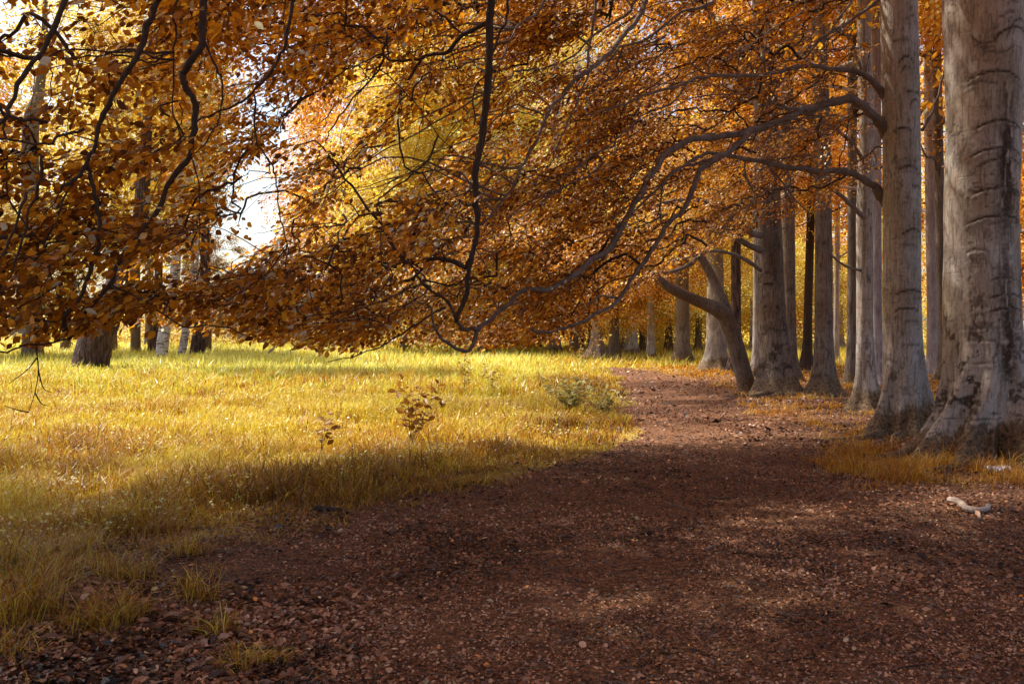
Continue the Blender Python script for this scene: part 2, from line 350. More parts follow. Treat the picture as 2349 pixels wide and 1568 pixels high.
# ------------------------------------------------------------------ trunks
def trunk_mesh(center, radii, nth=48, nz=120, butt=(), scars=(), seed=0, noise_amp=.04, flare=.35, flare_h=.5, zmin=-.25, patch=.5):
    """center: list of (x,y,z); radii list. butt: (angle, amp, sharpness, height). returns V, quads, stain"""
    C = np.asarray(center, float); zz = C[:, 2]; H = zz[-1]
    u = np.linspace(0, 1, nz)**1.35; Z = zmin+(H-zmin)*u
    CC = spline(C, 400); RR = np.interp(np.linspace(0, 1, 400), np.linspace(0, 1, len(radii)), radii)
    cx = np.interp(Z, CC[:, 2], CC[:, 0]); cy = np.interp(Z, CC[:, 2], CC[:, 1]); rr = np.interp(Z, CC[:, 2], RR)
    th = np.linspace(0, 2*math.pi, nth, endpoint=False)
    ZZ, TH = np.meshgrid(Z, th, indexing='ij'); zc = np.maximum(ZZ, -.1)
    r = rr[:, None]*np.ones_like(TH)
    r = r*(1+flare*np.exp(-(zc+.0)/flare_h))
    for (a, amp, sh, h) in butt:
        d = np.cos(TH-a-.25*np.sin(3*zc+a)); w = np.maximum(d, 0)**sh
        r = r+amp*w*np.exp(-np.maximum(zc, -.2)/h)*(1+.25*np.cos(3*(TH-a))+.2*(vnoise(TH*6, zc*5, 1, seed+31)-.5))
    if len(butt): r = r-(.24 if seed == 3 else min(.15, .28*radii[0]))*np.exp(-np.maximum(zc, -.1)/(flare_h*.6))
    nx = np.cos(TH)*1.2; ny = np.sin(TH)*1.2
    lump = (vnoise(nx*2+7, ZZ*1.1, 1, seed+3)-.5)+.5*(vnoise(TH*3/6.283*2, ZZ*2.5, 1, seed+4)-.5)
    # seamless: blend around theta
    lump = (vnoise(nx*1.6+ZZ*.35, ny*1.6+ZZ*.9, 1, seed+3)-.5)+.45*(vnoise(nx*4+ZZ*1.2, ny*4+ZZ*2.2, 1, seed+5)-.5)
    r = r*(1+noise_amp*2*lump)
    flute = np.cos(TH*5+seed)*np.exp(-zc/1.6)*.035; r = r*(1+flute)
    stain = np.zeros_like(r)
    # flaking dark patches and pits in the lower bark
    U = TH/(2*math.pi); C_ = 2*math.pi*radii[0]
    Uw = U+.018*(pnoise(U, ZZ/.09, max(8, int(C_/.08)), seed+21)-.5); Zw = ZZ+.07*(pnoise(U, ZZ/.07, max(8, int(C_/.09)), seed+22)-.5)
    p1 = pnoise(Uw, Zw/.21, max(6, int(C_/.15)), seed+11)*.42+pnoise(Uw, Zw/.08, max(10, int(C_/.07)), seed+12)*.33+pnoise(Uw, Zw/.03, max(20, int(C_/.028)), seed+13)*.25
    low = patch*(.35+.55*np.exp(-((ZZ-.9)/1.1)**2))
    st = sm(.60, .68, p1+.11*(low-.4))*low*.85
    stain = np.maximum(stain, st); r = r-st*.006
    tick = pnoise(Uw+.006*(pnoise(U, ZZ/.05, max(10, int(C_/.04)), seed+43)-.5), (ZZ+.05*(pnoise(U, ZZ/.4, 14, seed+44)-.5)-.02*np.cos(TH*7+ZZ*5))/.024, max(10, int(C_/.075)), seed+41)*.62+pnoise(U, ZZ/.35, 9, seed+42)*.38
    stain = np.maximum(stain, sm(.72, .82, tick)*.6*min(1., patch+.25))
    v1 = pnoise(U, ZZ*.6, 9, seed+15)
    streak = sm(.60, .85, v1)*.45*patch; stain = np.maximum(stain, streak)
    if seed == 3:   # long dark furrowed stain down the middle-right of the thickest trunk
        dd_ = (TH-(CAM_A+.22)+math.pi) % (2*math.pi)-math.pi
        band = np.exp(-(dd_/.30)**2)*sm(.5, 1.2, ZZ)*sm(5.2, 3.9, ZZ)*(.5+.7*pnoise(U, ZZ/.5, 12, 77))
        fur = pnoise(U, ZZ/.14, 90, 78)*.6+pnoise(U, ZZ/.4, 60, 79)*.4
        stain = np.maximum(stain, band*sm(.22, .50, fur)); r = r-.008*band*sm(.4, .6, fur)
    for (z0, a0, hw, sag, s) in scars:
        dth = (TH-a0+math.pi) % (2*math.pi)-math.pi
        wob = .015*(vnoise(TH*9, ZZ*0, 1, seed+int(z0*10))-.5)
        arc = z0-sag*(dth/hw)**2+wob
        d = (ZZ-arc); inn = sm(1.15, .8, np.abs(dth)/hw)
        line = np.exp(-(d/.021)**2)*inn*s; lip = np.exp(-((d+.035)/.03)**2)*inn*s
        stain = np.maximum(stain, line*1.0); stain = np.maximum(stain, lip*.35*vnoise(nx*9, ny*9+ZZ*9, 1, 40))
        r = r+.016*lip-.012*line
    V = np.stack([cx[:, None]+r*np.cos(TH), cy[:, None]+r*np.sin(TH), ZZ], -1).reshape(-1, 3)
    i, j = np.meshgrid(np.arange(nz-1), np.arange(nth), indexing='ij')
    q = np.stack([i*nth+j, i*nth+(j+1) % nth, (i+1)*nth+(j+1) % nth, (i+1)*nth+j], -1).reshape(-1, 4)
    return V, q, np.clip(stain, 0, 1).reshape(-1)
def surface_root(mb, start, direction, L, r, bend=.4):
    n = 14; t = np.linspace(0, 1, n); d = np.array([math.cos(direction), math.sin(direction)]); p = np.array([-d[1], d[0]])
    X = start[0]+d[0]*L*t+p[0]*bend*L*.3*np.sin(t*4); Y = start[1]+d[1]*L*t+p[1]*bend*L*.3*np.sin(t*4)
    Z = ground_z(X, Y)+r*.5*(1-t)**.7-.02*t+.02*np.sin(t*9)*(1-t)-.01
    V, P = tube(np.stack([X, Y, Z], -1), r*(1-t*.8), 10, True, .2); mb.add(V, P, stain=.3)

# the side of a trunk that faces the camera

def make_trunk(name_parent, centre, radii, m, roots=(), **kw):
    base = np.array([centre[0][0], centre[0][1], 0.])
    V, q, st = trunk_mesh(centre, radii, **kw)
    mb = MB(); mb.add(V, [q], stain=st)
    for rt in roots: surface_root(mb, *rt)
    return mb.build('trunk', m, name_parent, origin=base, smooth=True)

def px_trunk(pts, Y, ztop=None):
    """pts: (px centre, py, px width) from the ground up -> centre line and radii"""
    c = []; r = []
    for (x, y, w) in pts:
        p = at(x, y, Y); c.append(p); r.append(w/2/FP*Y)
    c[0][2] = 0.
    return c, r

# ------------------------------------------------------------------ crowns for trees in the middle and far distance
def crown_mesh(name, rx, rz, n_clump, n_spray, K, size, seed, m, tmpl=LEAF_QUAD, base=.0, weep=.5, spr=.5):
    global rng
    keep = rng; rng = np.random.default_rng(seed)
    mb = MB()
    d = norm(rng.normal(size=(n_clump, 3))); rad = rng.random(n_clump)**.45
    C = d*rad[:, None]*np.array([rx, rx, rz]); C *= (1+.25*rng.normal(size=(n_clump, 1))*.5)
    ci = rng.integers(0, n_clump, n_spray)
    off = rng.normal(size=(n_spray, 3))*np.array([spr, spr, spr*.38])*rx*.22
    P = C[ci]+off
    out = norm(C[ci]*np.array([1, 1, .3])+rng.normal(size=(n_spray, 3))*rx*.35); out[:, 2] -= weep*rng.random(n_spray)
    L = size*(3.2+3*rng.random(n_spray)); tint = np.clip(.45+.18*rng.normal(size=n_clump)[ci]+.1*rng.normal(size=n_spray), 0, 1)
    sprays(mb, None, P, out, L, K, size, tint, tmpl, .25)
    V = np.concatenate(mb.V)
    me_o = mb.build(name, m, None); rng = keep
    me = me_o.data; bpy.data.objects.remove(me_o)
    return me
def limbs_mb(m, parent, base, top_z, r0, n, spread, seed, up=.5):
    g = np.random.default_rng(seed); mb = MB()
    for k in range(n):
        z0 = base[2]+(top_z-base[2])*(.0+.9*g.random()); a = g.random()*6.28; L = spread*(.5+.6*g.random())
        p0 = np.array([base[0], base[1], z0]); t = np.linspace(0, 1, 5)[:, None]
        P = p0+np.concatenate([np.cos(a)*L*t, np.sin(a)*L*t, up*L*(t-.55*t*t)], 1)+np.vstack([[0, 0, 0], g.normal(size=(4, 3))*L*.05])
        V, Pl = tube(spline(P, 12), np.linspace(r0*(.3+.3*g.random()), r0*.05, 12), 6); mb = MB(); mb.add(V, Pl, stain=0.)
        mb.build('limb', m, parent, smooth=True)
exec_after = []

# ------------------------------------------------------------------ the near trees with limbs traced through the wood
def world_path(pts, Y0, Y1, ext=None):
    P = np.array([at(x, y, Y0+(Y1-Y0)*k/max(len(pts)-1, 1)) for k, (x, y) in enumerate(pts)])
    if ext is not None: P = np.vstack([np.array(ext, float), P])
    return P
SKEL = {'hang': [], 'wood': []}     # (owner, pts (n,3), radii)
BR = {}                             # owner -> list of (pts, radii)
def branch(group, owner, pts, Y0, Y1, w0, w1, ext=None, extw=None):
    if owner == 'A': Y0 -= .45; Y1 -= .45
    P = world_path(pts, Y0, Y1, ext)
    ne = 0 if ext is None else len(ext)
    w = np.linspace(w0, w1, len(pts))/2/FP*np.linspace(Y0, Y1, len(pts))
    if ne: w = np.concatenate([np.linspace(extw or w[0]*1.8, w[0]*1.1, ne), w])
    n = max(8, int(len(P)*5)); S = spline(P, n)
    g = np.random.default_rng(int(abs(P[0, 0]*977+P[-1, 2]*313)))
    wob = g.normal(size=(n, 3)); wob = (wob+np.roll(wob, 1, 0))*.5; S[1:-1] += wob[1:-1]*.007
    rr = np.interp(np.linspace(0, 1, n), np.linspace(0, 1, len(w)), w)
    rr = rr*(1+.10*g.normal(size=n).clip(-1, 1.5))
    BR.setdefault(owner, []).append((S, rr)); SKEL[group].append((owner, S, rr))

# A: beech whose trunk stands just outside the right edge; its drooping branches hang across the left half
LA0 = [(4.3, 3.6, 4.2), (3.2, 4.6, 6.3), (1.6, 6.4, 7.4)]
def A(pts, Y0, Y1, w0, w1, ext): branch('hang', 'A', pts, Y0, Y1, w0, w1, ext)
b1top = at(1126, -30, 8.8); 
branch('hang', 'A', [(1128, -150), (1126, 0), (1123, 54), (1123, 144), (1116, 230), (1108, 288), (1101, 342), (1090, 396), (1090, 450), (1094, 504), (1090, 560), (1076, 610), (1069, 672), (1047, 738)], 8.8, 8.5, 21, 10, LA0+[(.3, 8.0, 7.2), (-.15, 8.7, 6.2)], .11)
branch('hang', 'A', [(1085, 575), (1069, 610), (1040, 600), (1004, 592), (939, 603), (910, 578), (871, 510), (828, 457), (788, 403), (752, 360)], 8.55, 9.4, 13, 4)
branch('hang', 'A', [(1047, 736), (1026, 693), (968, 650), (946, 610)], 8.5, 9.0, 8, 4)
branch('hang', 'A', [(1020, 704), (925, 762), (860, 801), (752, 830)], 8.6, 8.0, 5, 2)
branch('hang', 'A', [(939, 603), (975, 643), (907, 675), (824, 708), (700, 728)], 8.9, 8.0, 5, 2)
branch('hang', 'A', [(968, 650), (982, 664), (896, 718), (752, 738), (640, 745)], 8.9, 8.0, 4.5, 1.5)
branch('hang', 'A', [(1123, 47), (1062, 83), (1026, 119), (975, 130), (964, 140), (939, 180), (918, 223), (916, 306), (928, 382)], 8.8, 9.2, 11, 4)
branch('hang', 'A', [(964, 137), (896, 137), (871, 126), (820, 150)], 9.0, 8.6, 7, 3)
branch('hang', 'A', [(871, 160), (928, 209), (1004, 306), (1069, 378)], 8.3, 8.6, 3, 2)
branch('hang', 'A', [(1190, -60), (1166, 0), (1162, 47), (1137, 101), (1116, 169), (1087, 205), (1087, 288)], 8.4, 8.5, 7, 3, [(.2, 7.9, 6.9), (.2, 8.2, 5.8)])
LA1 = [(4.3, 3.6, 3.9), (2.6, 4.6, 5.9), (.6, 5.8, 6.6)]
branch('hang', 'A', [(480, -150), (468, 0), (462, 50), (465, 95), (438, 145), (425, 160), (420, 180), (430, 210), (450, 240), (443, 300), (438, 350), (410, 390), (385, 430), (360, 488), (313, 549), (277, 596), (252, 650), (202, 708), (184, 744), (158, 776)], 6.6, 6.9, 19, 8, LA1+[(-1.4, 6.3, 5.6)], .10)
branch('hang', 'A', [(209, 607), (187, 672), (144, 736), (162, 776)], 6.6, 6.8, 9, 8)
branch('hang', 'A', [(209, 607), (225, 560), (226, 500), (215, 430), (198, 378)], 6.6, 6.4, 8, 10)
branch('hang', 'A', [(380, -60), (364, 0), (338, 68), (317, 130), (284, 176), (259, 223), (230, 284), (216, 335), (198, 378), (176, 410), (140, 432)], 6.3, 6.4, 15, 9, [(-1.2, 6.2, 6.0), (-1.9, 6.25, 5.0)], .04)
branch('hang', 'A', [(170, -60), (148, 7), (104, 104), (50, 180), (22, 245), (0, 281), (-80, 350)], 5.8, 5.7, 14, 8, [(-1.2, 6.0, 5.6), (-2.0, 5.9, 4.9)], .04)
branch('hang', 'A', [(466, 60), (472, 104), (500, 162), (508, 184), (504, 266), (490, 300), (450, 350)], 6.7, 6.9, 6, 3)
branch('hang', 'A', [(690, -80), (673, 0), (659, 83), (641, 133), (612, 176), (576, 216), (533, 245), (490, 262)], 7.2, 7.2, 10, 4, [(-.4, 6.6, 6.0), (-1.2, 7.1, 5.2)], .035)
branch('hang', 'A', [(583, 216), (587, 320), (612, 360), (634, 414), (640, 486), (659, 560), (655, 610)], 7.2, 7.4, 5, 2)
branch('hang', 'A', [(410, 0), (405, 60), (398, 130), (396, 240), (415, 320)], 6.8, 6.9, 6, 2.5, [(-1.7, 6.5, 4.8)])
branch('hang', 'A', [(194, 295), (155, 306), (97, 333), (0, 320), (-90, 335)], 6.3, 6.0, 7, 4)
branch('hang', 'A', [(97, 356), (90, 420), (76, 468), (47, 564), (20, 640)], 6.0, 6.2, 8, 4)
branch('hang', 'A', [(60, 440), (30, 530), (0, 590), (-60, 650)], 6.0, 6.0, 7, 4)
branch('hang', 'A', [(144, 650), (54, 700), (0, 733), (-80, 760)], 6.6, 6.4, 6, 3)
branch('hang', 'A', [(158, 776), (60, 795), (0, 810), (-80, 815)], 6.8, 6.5, 5, 3)
branch('hang', 'A', [(158, 770), (115, 620), (100, 560)], 6.8, 6.7, 6, 4)
branch('hang', 'A', [(438, 350), (455, 420), (458, 520), (462, 600)], 6.8, 7.0, 4, 1.5)
branch('hang', 'A', [(252, 650), (330, 690), (420, 745), (520, 750), (560, 768)], 6.8, 7.3, 5, 2.5)
branch('hang', 'A', [(659, 560), (600, 640), (520, 690)], 7.3, 7.5, 3, 2)

# B (T1): high limb reaching down-left through the middle
def depthW(x): return np.interp(x, [300, 700, 1100, 1300, 1500, 1760, 2060], [9.6, 10.0, 11.0, 11.8, 13.0, 14.2, 15.2])
def W(owner, pts, w0, w1, dz=0., ext=None, extw=None):
    P = np.array([at(x, y, depthW(x)+dz-.8*float(np.interp(x, [1600, 1850], [1, 0]))) for x, y in pts])
    w = np.linspace(w0, w1, len(pts))/2/FP*P[:, 1]
    if ext is not None:
        P = np.vstack([np.array(ext, float), P]); w = np.concatenate([np.linspace(extw or w[0]*2, w[0]*1.1, len(ext)), w])
    n = max(8, len(P)*5); S = spline(P, n); g = np.random.default_rng(int(abs(P[0, 0]*977+P[-1, 2]*313)))
    wob = g.normal(size=(n, 3)); wob = (wob+np.roll(wob, 1, 0))*.5; S[1:-1] += wob[1:-1]*.012
    rr = np.interp(np.linspace(0, 1, n), np.linspace(0, 1, len(w)), w)*(1+.1*g.normal(size=n).clip(-1, 1.5))
    BR.setdefault(owner, []).append((S, rr)); SKEL['wood'].append((owner, S, rr))
T1c = (5.88, 12.5); T2c = (5.93, 15.1)
W('B', [(1540, -80), (1486, 0), (1458, 47), (1429, 83), (1382, 140), (1346, 166), (1321, 180), (1285, 223), (1249, 277), (1231, 324), (1202, 374), (1177, 425), (1141, 475), (1105, 515)], 14, 5, -.6, [(5.7, 12.4, 7.2), (4.2, 11.9, 7.6), (2.8, 11.6, 6.6)], .11)
W('B', [(1380, -60), (1364, 29), (1350, 137), (1342, 180), (1314, 260), (1281, 331), (1260, 382)], 7, 3, -.5, [(2.8, 11.6, 6.5), (1.6, 11.5, 5.9)])
W('B', [(1500, -40), (1440, 30), (1370, 80), (1300, 140), (1235, 160)], 8, 3, .3, [(3, 11.8, 6.3)])
W('B', [(1700, -60), (1620, 10), (1560, 30), (1480, 90), (1420, 110), (1385, 170)], 9, 4, .2, [(5.6, 12.5, 6.6), (4.2, 12.6, 6.4)])
W('B', [(1290, -60), (1240, 20), (1190, 60), (1160, 110), (1130, 200)], 7, 3, -.6, [(2.4, 11.4, 6.3), (1.2, 11, 5.6)])
# C (T2)
W('C', [(2068, 345), (2045, 312), (2012, 272)], 50, 22, .0)
W('C', [(2068, 500), (2042, 470), (2008, 432)], 44, 20, .15)
W('C', [(2068, 255), (2040, 228), (1998, 186)], 32, 14, 0)
W('C', [(2066, 296), (2045, 288), (2014, 274), (1985, 248), (1957, 227), (1928, 230), (1849, 252), (1809, 270), (1762, 288), (1719, 302), (1647, 313), (1575, 324), (1515, 370), (1468, 446), (1436, 506), (1400, 567), (1346, 607), (1314, 632), (1263, 661), (1198, 666), (1170, 693), (1134, 722), (1098, 751), (1065, 754), (1047, 740)], 21, 9, 0)
W('C', [(1715, 308), (1683, 342), (1640, 364), (1607, 392), (1589, 432), (1571, 475), (1540, 506), (1508, 549), (1476, 603), (1447, 636), (1422, 686), (1364, 722), (1314, 747), (1256, 762), (1216, 752)], 15, 6, -.1)
W('C', [(1098, 752), (1076, 805), (1033, 790), (1000, 755), (985, 700)], 10, 5, 0)
W('C', [(1422, 686), (1380, 680), (1345, 700)], 6, 3, 0)
W('C', [(1845, 253), (1810, 248), (1780, 246)], 10, 6, 0)
W('C', [(2066, 226), (2040, 218), (2000, 187), (1957, 162), (1899, 158), (1849, 151), (1816, 158), (1755, 173), (1683, 173), (1611, 175), (1560, 195), (1490, 215), (1420, 245), (1340, 265)], 15, 4, 0)
W('C', [(2064, 462), (2035, 450), (2010, 432), (1971, 407), (1935, 392), (1863, 392), (1813, 385), (1755, 371), (1705, 364), (1647, 353), (1611, 356), (1540, 400), (1480, 460), (1400, 540)], 20, 4, .2)
W('C', [(1640, 364), (1560, 385), (1500, 440), (1430, 480), (1380, 520)], 7, 3, .3)
W('C', [(1575, 191), (1540, 240), (1480, 260), (1400, 330), (1300, 400), (1240, 470)], 5, 2, .1)
W('C', [(2060, -60), (1990, 20), (1930, 60), (1880, 90), (1850, 130), (1800, 140)], 10, 3, .1, [(5.9, 15, 8.0)])
W('C', [(1970, -40), (1950, 10), (1900, 80), (1895, 150)], 6, 2.5, -.2, [(5.2, 14.8, 7)])
W('C', [(2115, 299), (2144, 245), (2162, 180), (2175, 100)], 8, 4, 1.2)

# E (T5): limbs of the big beech by the path bend
def E(owner, pts, w0, w1, Y0, Y1): branch('wood', owner, pts, Y0, Y1, w0, w1)
E('E', [(1745, 540), (1723, 533), (1665, 490), (1629, 468), (1586, 457), (1503, 472), (1440, 500), (1360, 560)], 18, 5, 23.6, 18)
E('E', [(1745, 575), (1700, 552), (1650, 520), (1590, 522), (1540, 545), (1470, 555), (1400, 590)], 16, 4, 23.6, 18.5)
E('E', [(1760, 100), (1740, 85), (1697, 94), (1647, 108), (1597, 137), (1503, 180), (1430, 230)], 12, 4, 23.6, 19)
E('E', [(1750, 180), (1690, 120), (1640, 50), (1600, 0), (1560, -60)], 26, 14, 23.6, 22)
E('E', [(1750, 230), (1700, 190), (1650, 140), (1580, 90), (1500, 60)], 18, 8, 23.6, 20)
E('E', [(1755, 470), (1720, 420), (1700, 380), (1690, 340), (1640, 300)], 12, 5, 23.6, 21)
E('E', [(1745, 620), (1700, 590), (1640, 575), (1580, 590), (1510, 610)], 10, 4, 23.6, 19)
E('F', [(1880, 400), (1863, 389), (1809, 349), (1769, 295), (1740, 240)], 13, 6, 23.2, 22)
E('F', [(1880, 320), (1840, 290), (1800, 220), (1790, 160)], 10, 5, 23.2, 22.5)
E('G', [(1985, 380), (1975, 360), (1949, 324), (1906, 288), (1880, 270)], 11, 6, 19.4, 19)
E('G', [(1985, 500), (1960, 479), (1935, 454), (1899, 425), (1860, 400)], 13, 5, 19.4, 18.6)
E('G', [(1975, 620), (1940, 610), (1900, 580), (1870, 560)], 7, 3, 19.4, 19)
E('G', [(1985, 180), (1960, 120), (1930, 40), (1920, -40)], 10, 6, 19.4, 19)
BR['E'].append((spline([(6.3, 24, 7.6), (3, 24.2, 9.6), (-1, 24.3, 10.8), (-6.5, 24.3, 11.3)], 30), np.linspace(.16, .04, 30)))  # invented long limb, reaching the crown added to shade the path
# D: the forked leaning beech
D_lean = [(1718, 905, 34), (1700, 850, 40), (1684, 790, 40), (1660, 728, 42), (1640, 708, 30)]

# ------------------------------------------------------------------ density of the hanging foliage
lowA = lambda x: np.interp(x, [-400, 0, 100, 165, 300, 450, 600, 700, 780, 830, 880, 950, 1050, 1130], [810, 795, 790, 775, 745, 752, 780, 805, 815, 815, 780, 690, 600, 480])
lowW = lambda x: np.interp(x, [380, 450, 600, 700, 830, 900, 1000, 1080, 1150, 1220, 1300, 1350, 1420, 1480, 1550, 1650, 1720, 1900, 2030], [750, 765, 785, 805, 810, 790, 795, 808, 800, 795, 785, 765, 730, 665, 605, 570, 545, 480, 420])
HOLES = [(590, 425, 46, 34, .12), (600, 525, 28, 40, .12), (640, 470, 40, 30, .3), (795, 300, 34, 48, .12), (45, 190, 62, 75, .12), (30, 60, 40, 40, .3), (330, 45, 40, 34, .15), (500, 560, 40, 60, .2),
         (260, 90, 40, 30, .35), (860, 180, 40, 40, .3), (720, 250, 40, 30, .4), (150, 330, 50, 30, .5), (410, 640, 24, 30, .4), (985, 330, 60, 60, .4), (1330, 120, 50, 30, .45), (850, 440, 60, 50, .4)]
def hole(x, y):
    d = np.ones_like(x)
    for (cx, cy, a, b, k) in HOLES:
        q = ((x-cx)/a)**2+((y-cy)/b)**2
        d = np.minimum(d, k+(1-k)*sm(.9, 1.5, q))
    return d
def densA(x, y):
    d = (y < lowA(x)).astype(float)*sm(1180, 1000, x)*(x > -420)
    d *= hole(x, y)*(.25+.75*sm(.36, .52, vnoise(x, y*1.6, 85, 31)))
    d *= np.where((x > 560)&(y < 680), .66, 1)*np.where(y < -60, .7, 1)*np.where((y > 600), 1.0, .56)
    return d
def densW(x, y):
    d = (y < lowW(x)).astype(float)*sm(380, 520, x)*sm(2040, 1960, x)
    d *= hole(x, y)
    d *= np.interp(x, [380, 900, 1200, 1600, 1700, 1850, 2040], [.5, .58, .85, 1, .62, .50, .42])*np.where((x > 900)&(x < 1280)&(y > 60)&(y < 640), .6, 1)
    d *= .30+.70*sm(.30, .5, vnoise(x, y*1.5, 55, 33))
    return d
def sample(dens, n, x0, x1, y0, y1):
    out = []
    while sum(map(len, out)) < n:
        x = rng.uniform(x0, x1, n); y = rng.uniform(y0, y1, n); k = rng.random(n) < dens(x, y); out.append(np.stack([x[k], y[k]], 1))
    return np.concatenate(out)[:n]
def attach(skels, P, flow):
    """grow connecting twigs greedily from the limbs to every spray; returns twig paths, radii, owner index"""
    nodes = [s[1] for s in skels]; owner = [np.full(len(s[1]), i) for i, s in enumerate(skels)]
    X = np.concatenate(nodes); O = np.concatenate(owner); n0 = len(X)
    cap = n0+len(P)*3; XX = np.zeros((cap, 3)); XX[:n0] = X; OO = np.zeros(cap, int); OO[:n0] = O
    par = -np.ones(cap, int); n = n0
    dm = np.min(np.linalg.norm(P[:, None]-X[None, ::3], axis=2), axis=1) if len(P)*n0/3 < 4e6 else np.concatenate([np.min(np.linalg.norm(p[:, None]-X[None, ::3], axis=2), axis=1) for p in np.array_split(P, 20)])
    order = np.argsort(dm); own = np.zeros(len(P), int); paths = []; ids = []
    for s in order:
        v = P[s]-XX[:n]; d = np.sqrt((v*v).sum(1))+1e-6
        c = (v@flow)/d; k = int(np.argmin(d*(1.45-.6*c)))
        a = XX[k]; b = P[s]; L = d[k]; 
        m1 = a+(b-a)*.35+rng.normal(size=3)*L*.06; m2 = a+(b-a)*.7+rng.normal(size=3)*L*.06; m1[2] += L*.05; m2[2] += L*.05
        XX[n:n+3] = (m1, m2, b); OO[n:n+3] = OO[k]; par[n:n+3] = (k, n, n+1); own[s] = OO[k]
        paths.append(np.array([a, m1, m2, b])); ids.append((k, n, n+1, n+2)); n += 3
    cnt = np.ones(n)
    for q in range(n-1, n0-1, -1): cnt[par[q]] += cnt[q]
    ids = np.array(ids); rad = .0016*np.maximum(cnt[ids]/3, 1)**.52
    rad[:, 0] = np.minimum(rad[:, 0], rad[:, 1]*1.3)
    return np.array(paths), np.clip(rad, .0012, .02), OO[ids[:, 1]], own

def extra(group, owners, n, xr, yr, dep, dxr, dyr, w, seed):
    g = np.random.default_rng(seed); X = np.concatenate([q[1] for q in SKEL[group]]); Xo = sum([[q[0]]*len(q[1]) for q in SKEL[group]], [])
    for _ in range(n):
        x, y = g.uniform(*xr), g.uniform(*yr); Y = float(dep(x))+g.normal()*.25; p = at(x, y, Y); k = int(np.argmin(np.linalg.norm(X-p, axis=1)))
        dx, dy = g.uniform(*dxr), g.uniform(*dyr); b = g.uniform(-.3, .3)*dx
        Q = np.array([X[k], (X[k]+p)/2+g.normal(size=3)*.05, p, at(x+dx*.35, y+dy*(.25+b/400), Y-.1), at(x+dx*.7, y+dy*.62, Y-.2), at(x+dx, y+dy, Y-.25)])
        m = 26; S = spline(Q, m); wob = g.normal(size=(m, 3)); S[1:-1] += (wob+np.roll(wob, 1, 0))[1:-1]*.006
        r0 = w*g.uniform(.6, 1.3); rr = r0*np.linspace(1, .25, m); o = Xo[k]
        BR[o].append((S, rr)); SKEL[group].append((o, S, rr))
dA_ = lambda x: np.interp(x, [-400, 300, 700, 1180], [6.0, 6.7, 7.6, 8.4])
extra('wood', 'BC', 90, (900, 1980), (-60, 520), lambda x: depthW(x)-.6, (-330, -120), (50, 210), .011, 41)
extra('wood', 'BC', 22, (760, 1250), (330, 700), lambda x: depthW(x)-.8, (-260, -90), (20, 90), .008, 42)
extra('hang', 'A', 24, (0, 1000), (-40, 560), dA_, (-110, 20), (90, 240), .007, 43)
extra('hang', 'A', 16, (100, 900), (480, 740), dA_, (-200, -60), (10, 60), .006, 44)
# ---- zone A
nA = 1750
cA = sample(densA, 300, -420, 1180, -230, 830); ca = rng.integers(0, len(cA), nA)
dA = np.interp(cA[:, 0], [-400, 300, 700, 1180], [6.1, 6.9, 7.9, 8.8])+rng.normal(size=len(cA))*.5+.35
sx = rng.normal(size=nA)*48; pA = np.stack([cA[ca, 0]+sx, cA[ca, 1]+rng.normal(size=nA)*15-.22*sx], 1)
ok = (pA[:, 1] < lowA(pA[:, 0])+5) & (rng.random(nA) < .15+.85*hole(pA[:, 0], pA[:, 1]))
pA = pA[ok]; dd = (dA[ca]+rng.normal(size=nA)*.25)[ok]
flowA = norm(np.array([-.75, .1, -.35]))
dd = np.clip(dd, 5.0, 10); PA = atv(pA[:, 0], pA[:, 1]-8, dd); LA = rng.uniform(.30, .62, len(PA))
dirA = norm(flowA*[1, 1, .5]+rng.normal(size=(len(PA), 3))*[.55, .6, .16])
def lift(P, D, L, low, extra):
    T = P+D*L[:, None]; T[:, 2] -= .22*L+.05; px = CX+T[:, 0]/T[:, 1]*FP; py = HZ-(T[:, 2]-EYE)/T[:, 1]*FP
    ex = np.maximum(0, py-low(px)-extra); P = P.copy(); P[:, 2] += ex*P[:, 1]/FP*(1+.25*rng.random(len(P))); return P
PA = lift(PA, dirA, LA, lowA, 6)
def thin(P, D, L):
    w = np.ones(len(P))
    for u in (.25, .6, 1.):
        T = P+D*(L*u)[:, None]; T[:, 2] -= .2*L*u*u; w *= .04+.96*hole(CX+T[:, 0]/T[:, 1]*FP, HZ-(T[:, 2]-EYE)/T[:, 1]*FP)
    return rng.random(len(P)) < w
k_ = thin(PA, dirA, LA); PA, dirA, LA = PA[k_], dirA[k_], LA[k_]
pathsA, radA, ownA_t, ownA = attach(SKEL['hang'], PA, flowA)
mbA, twA = MB(), MB()
sprays(mbA, twA, PA, dirA, LA, 15, .067, np.clip(.42+.2*rng.normal(size=len(PA)), .05, .95), LEAF_OVAL, .22, .0022)
twA.add(*tubes_bulk(pathsA, radA*1.25, 4), stain=0.)

# ---- zone W (beeches B, C, E, F, G)
nW = 6100
cW = sample(densW, 860, 380, 2040, -260, 830); cw = rng.integers(0, len(cW), nW)
dW = depthW(cW[:, 0])+.8+rng.normal(size=len(cW))*.75+np.where(cW[:, 0] > 1500, rng.random(len(cW))**1.5*5.5, 0)
sx = rng.normal(size=nW)*34; pW = np.stack([cW[cw, 0]+sx, cW[cw, 1]+rng.normal(size=nW)*9-.42*sx], 1)
ok = (pW[:, 1] < lowW(pW[:, 0])) & (rng.random(nW) < .1+.9*hole(pW[:, 0], pW[:, 1])) & (pW[:, 0] < 2035)
pW = pW[ok]; dd = (dW[cw]+rng.normal(size=nW)*.3)[ok]
flowW = norm(np.array([-.8, -.15, -.42]))
PW = atv(pW[:, 0], pW[:, 1]-5, dd); LW = rng.uniform(.35, .8, len(PW))
dirW = norm(flowW+rng.normal(size=(len(PW), 3))*[.4, .55, .14])
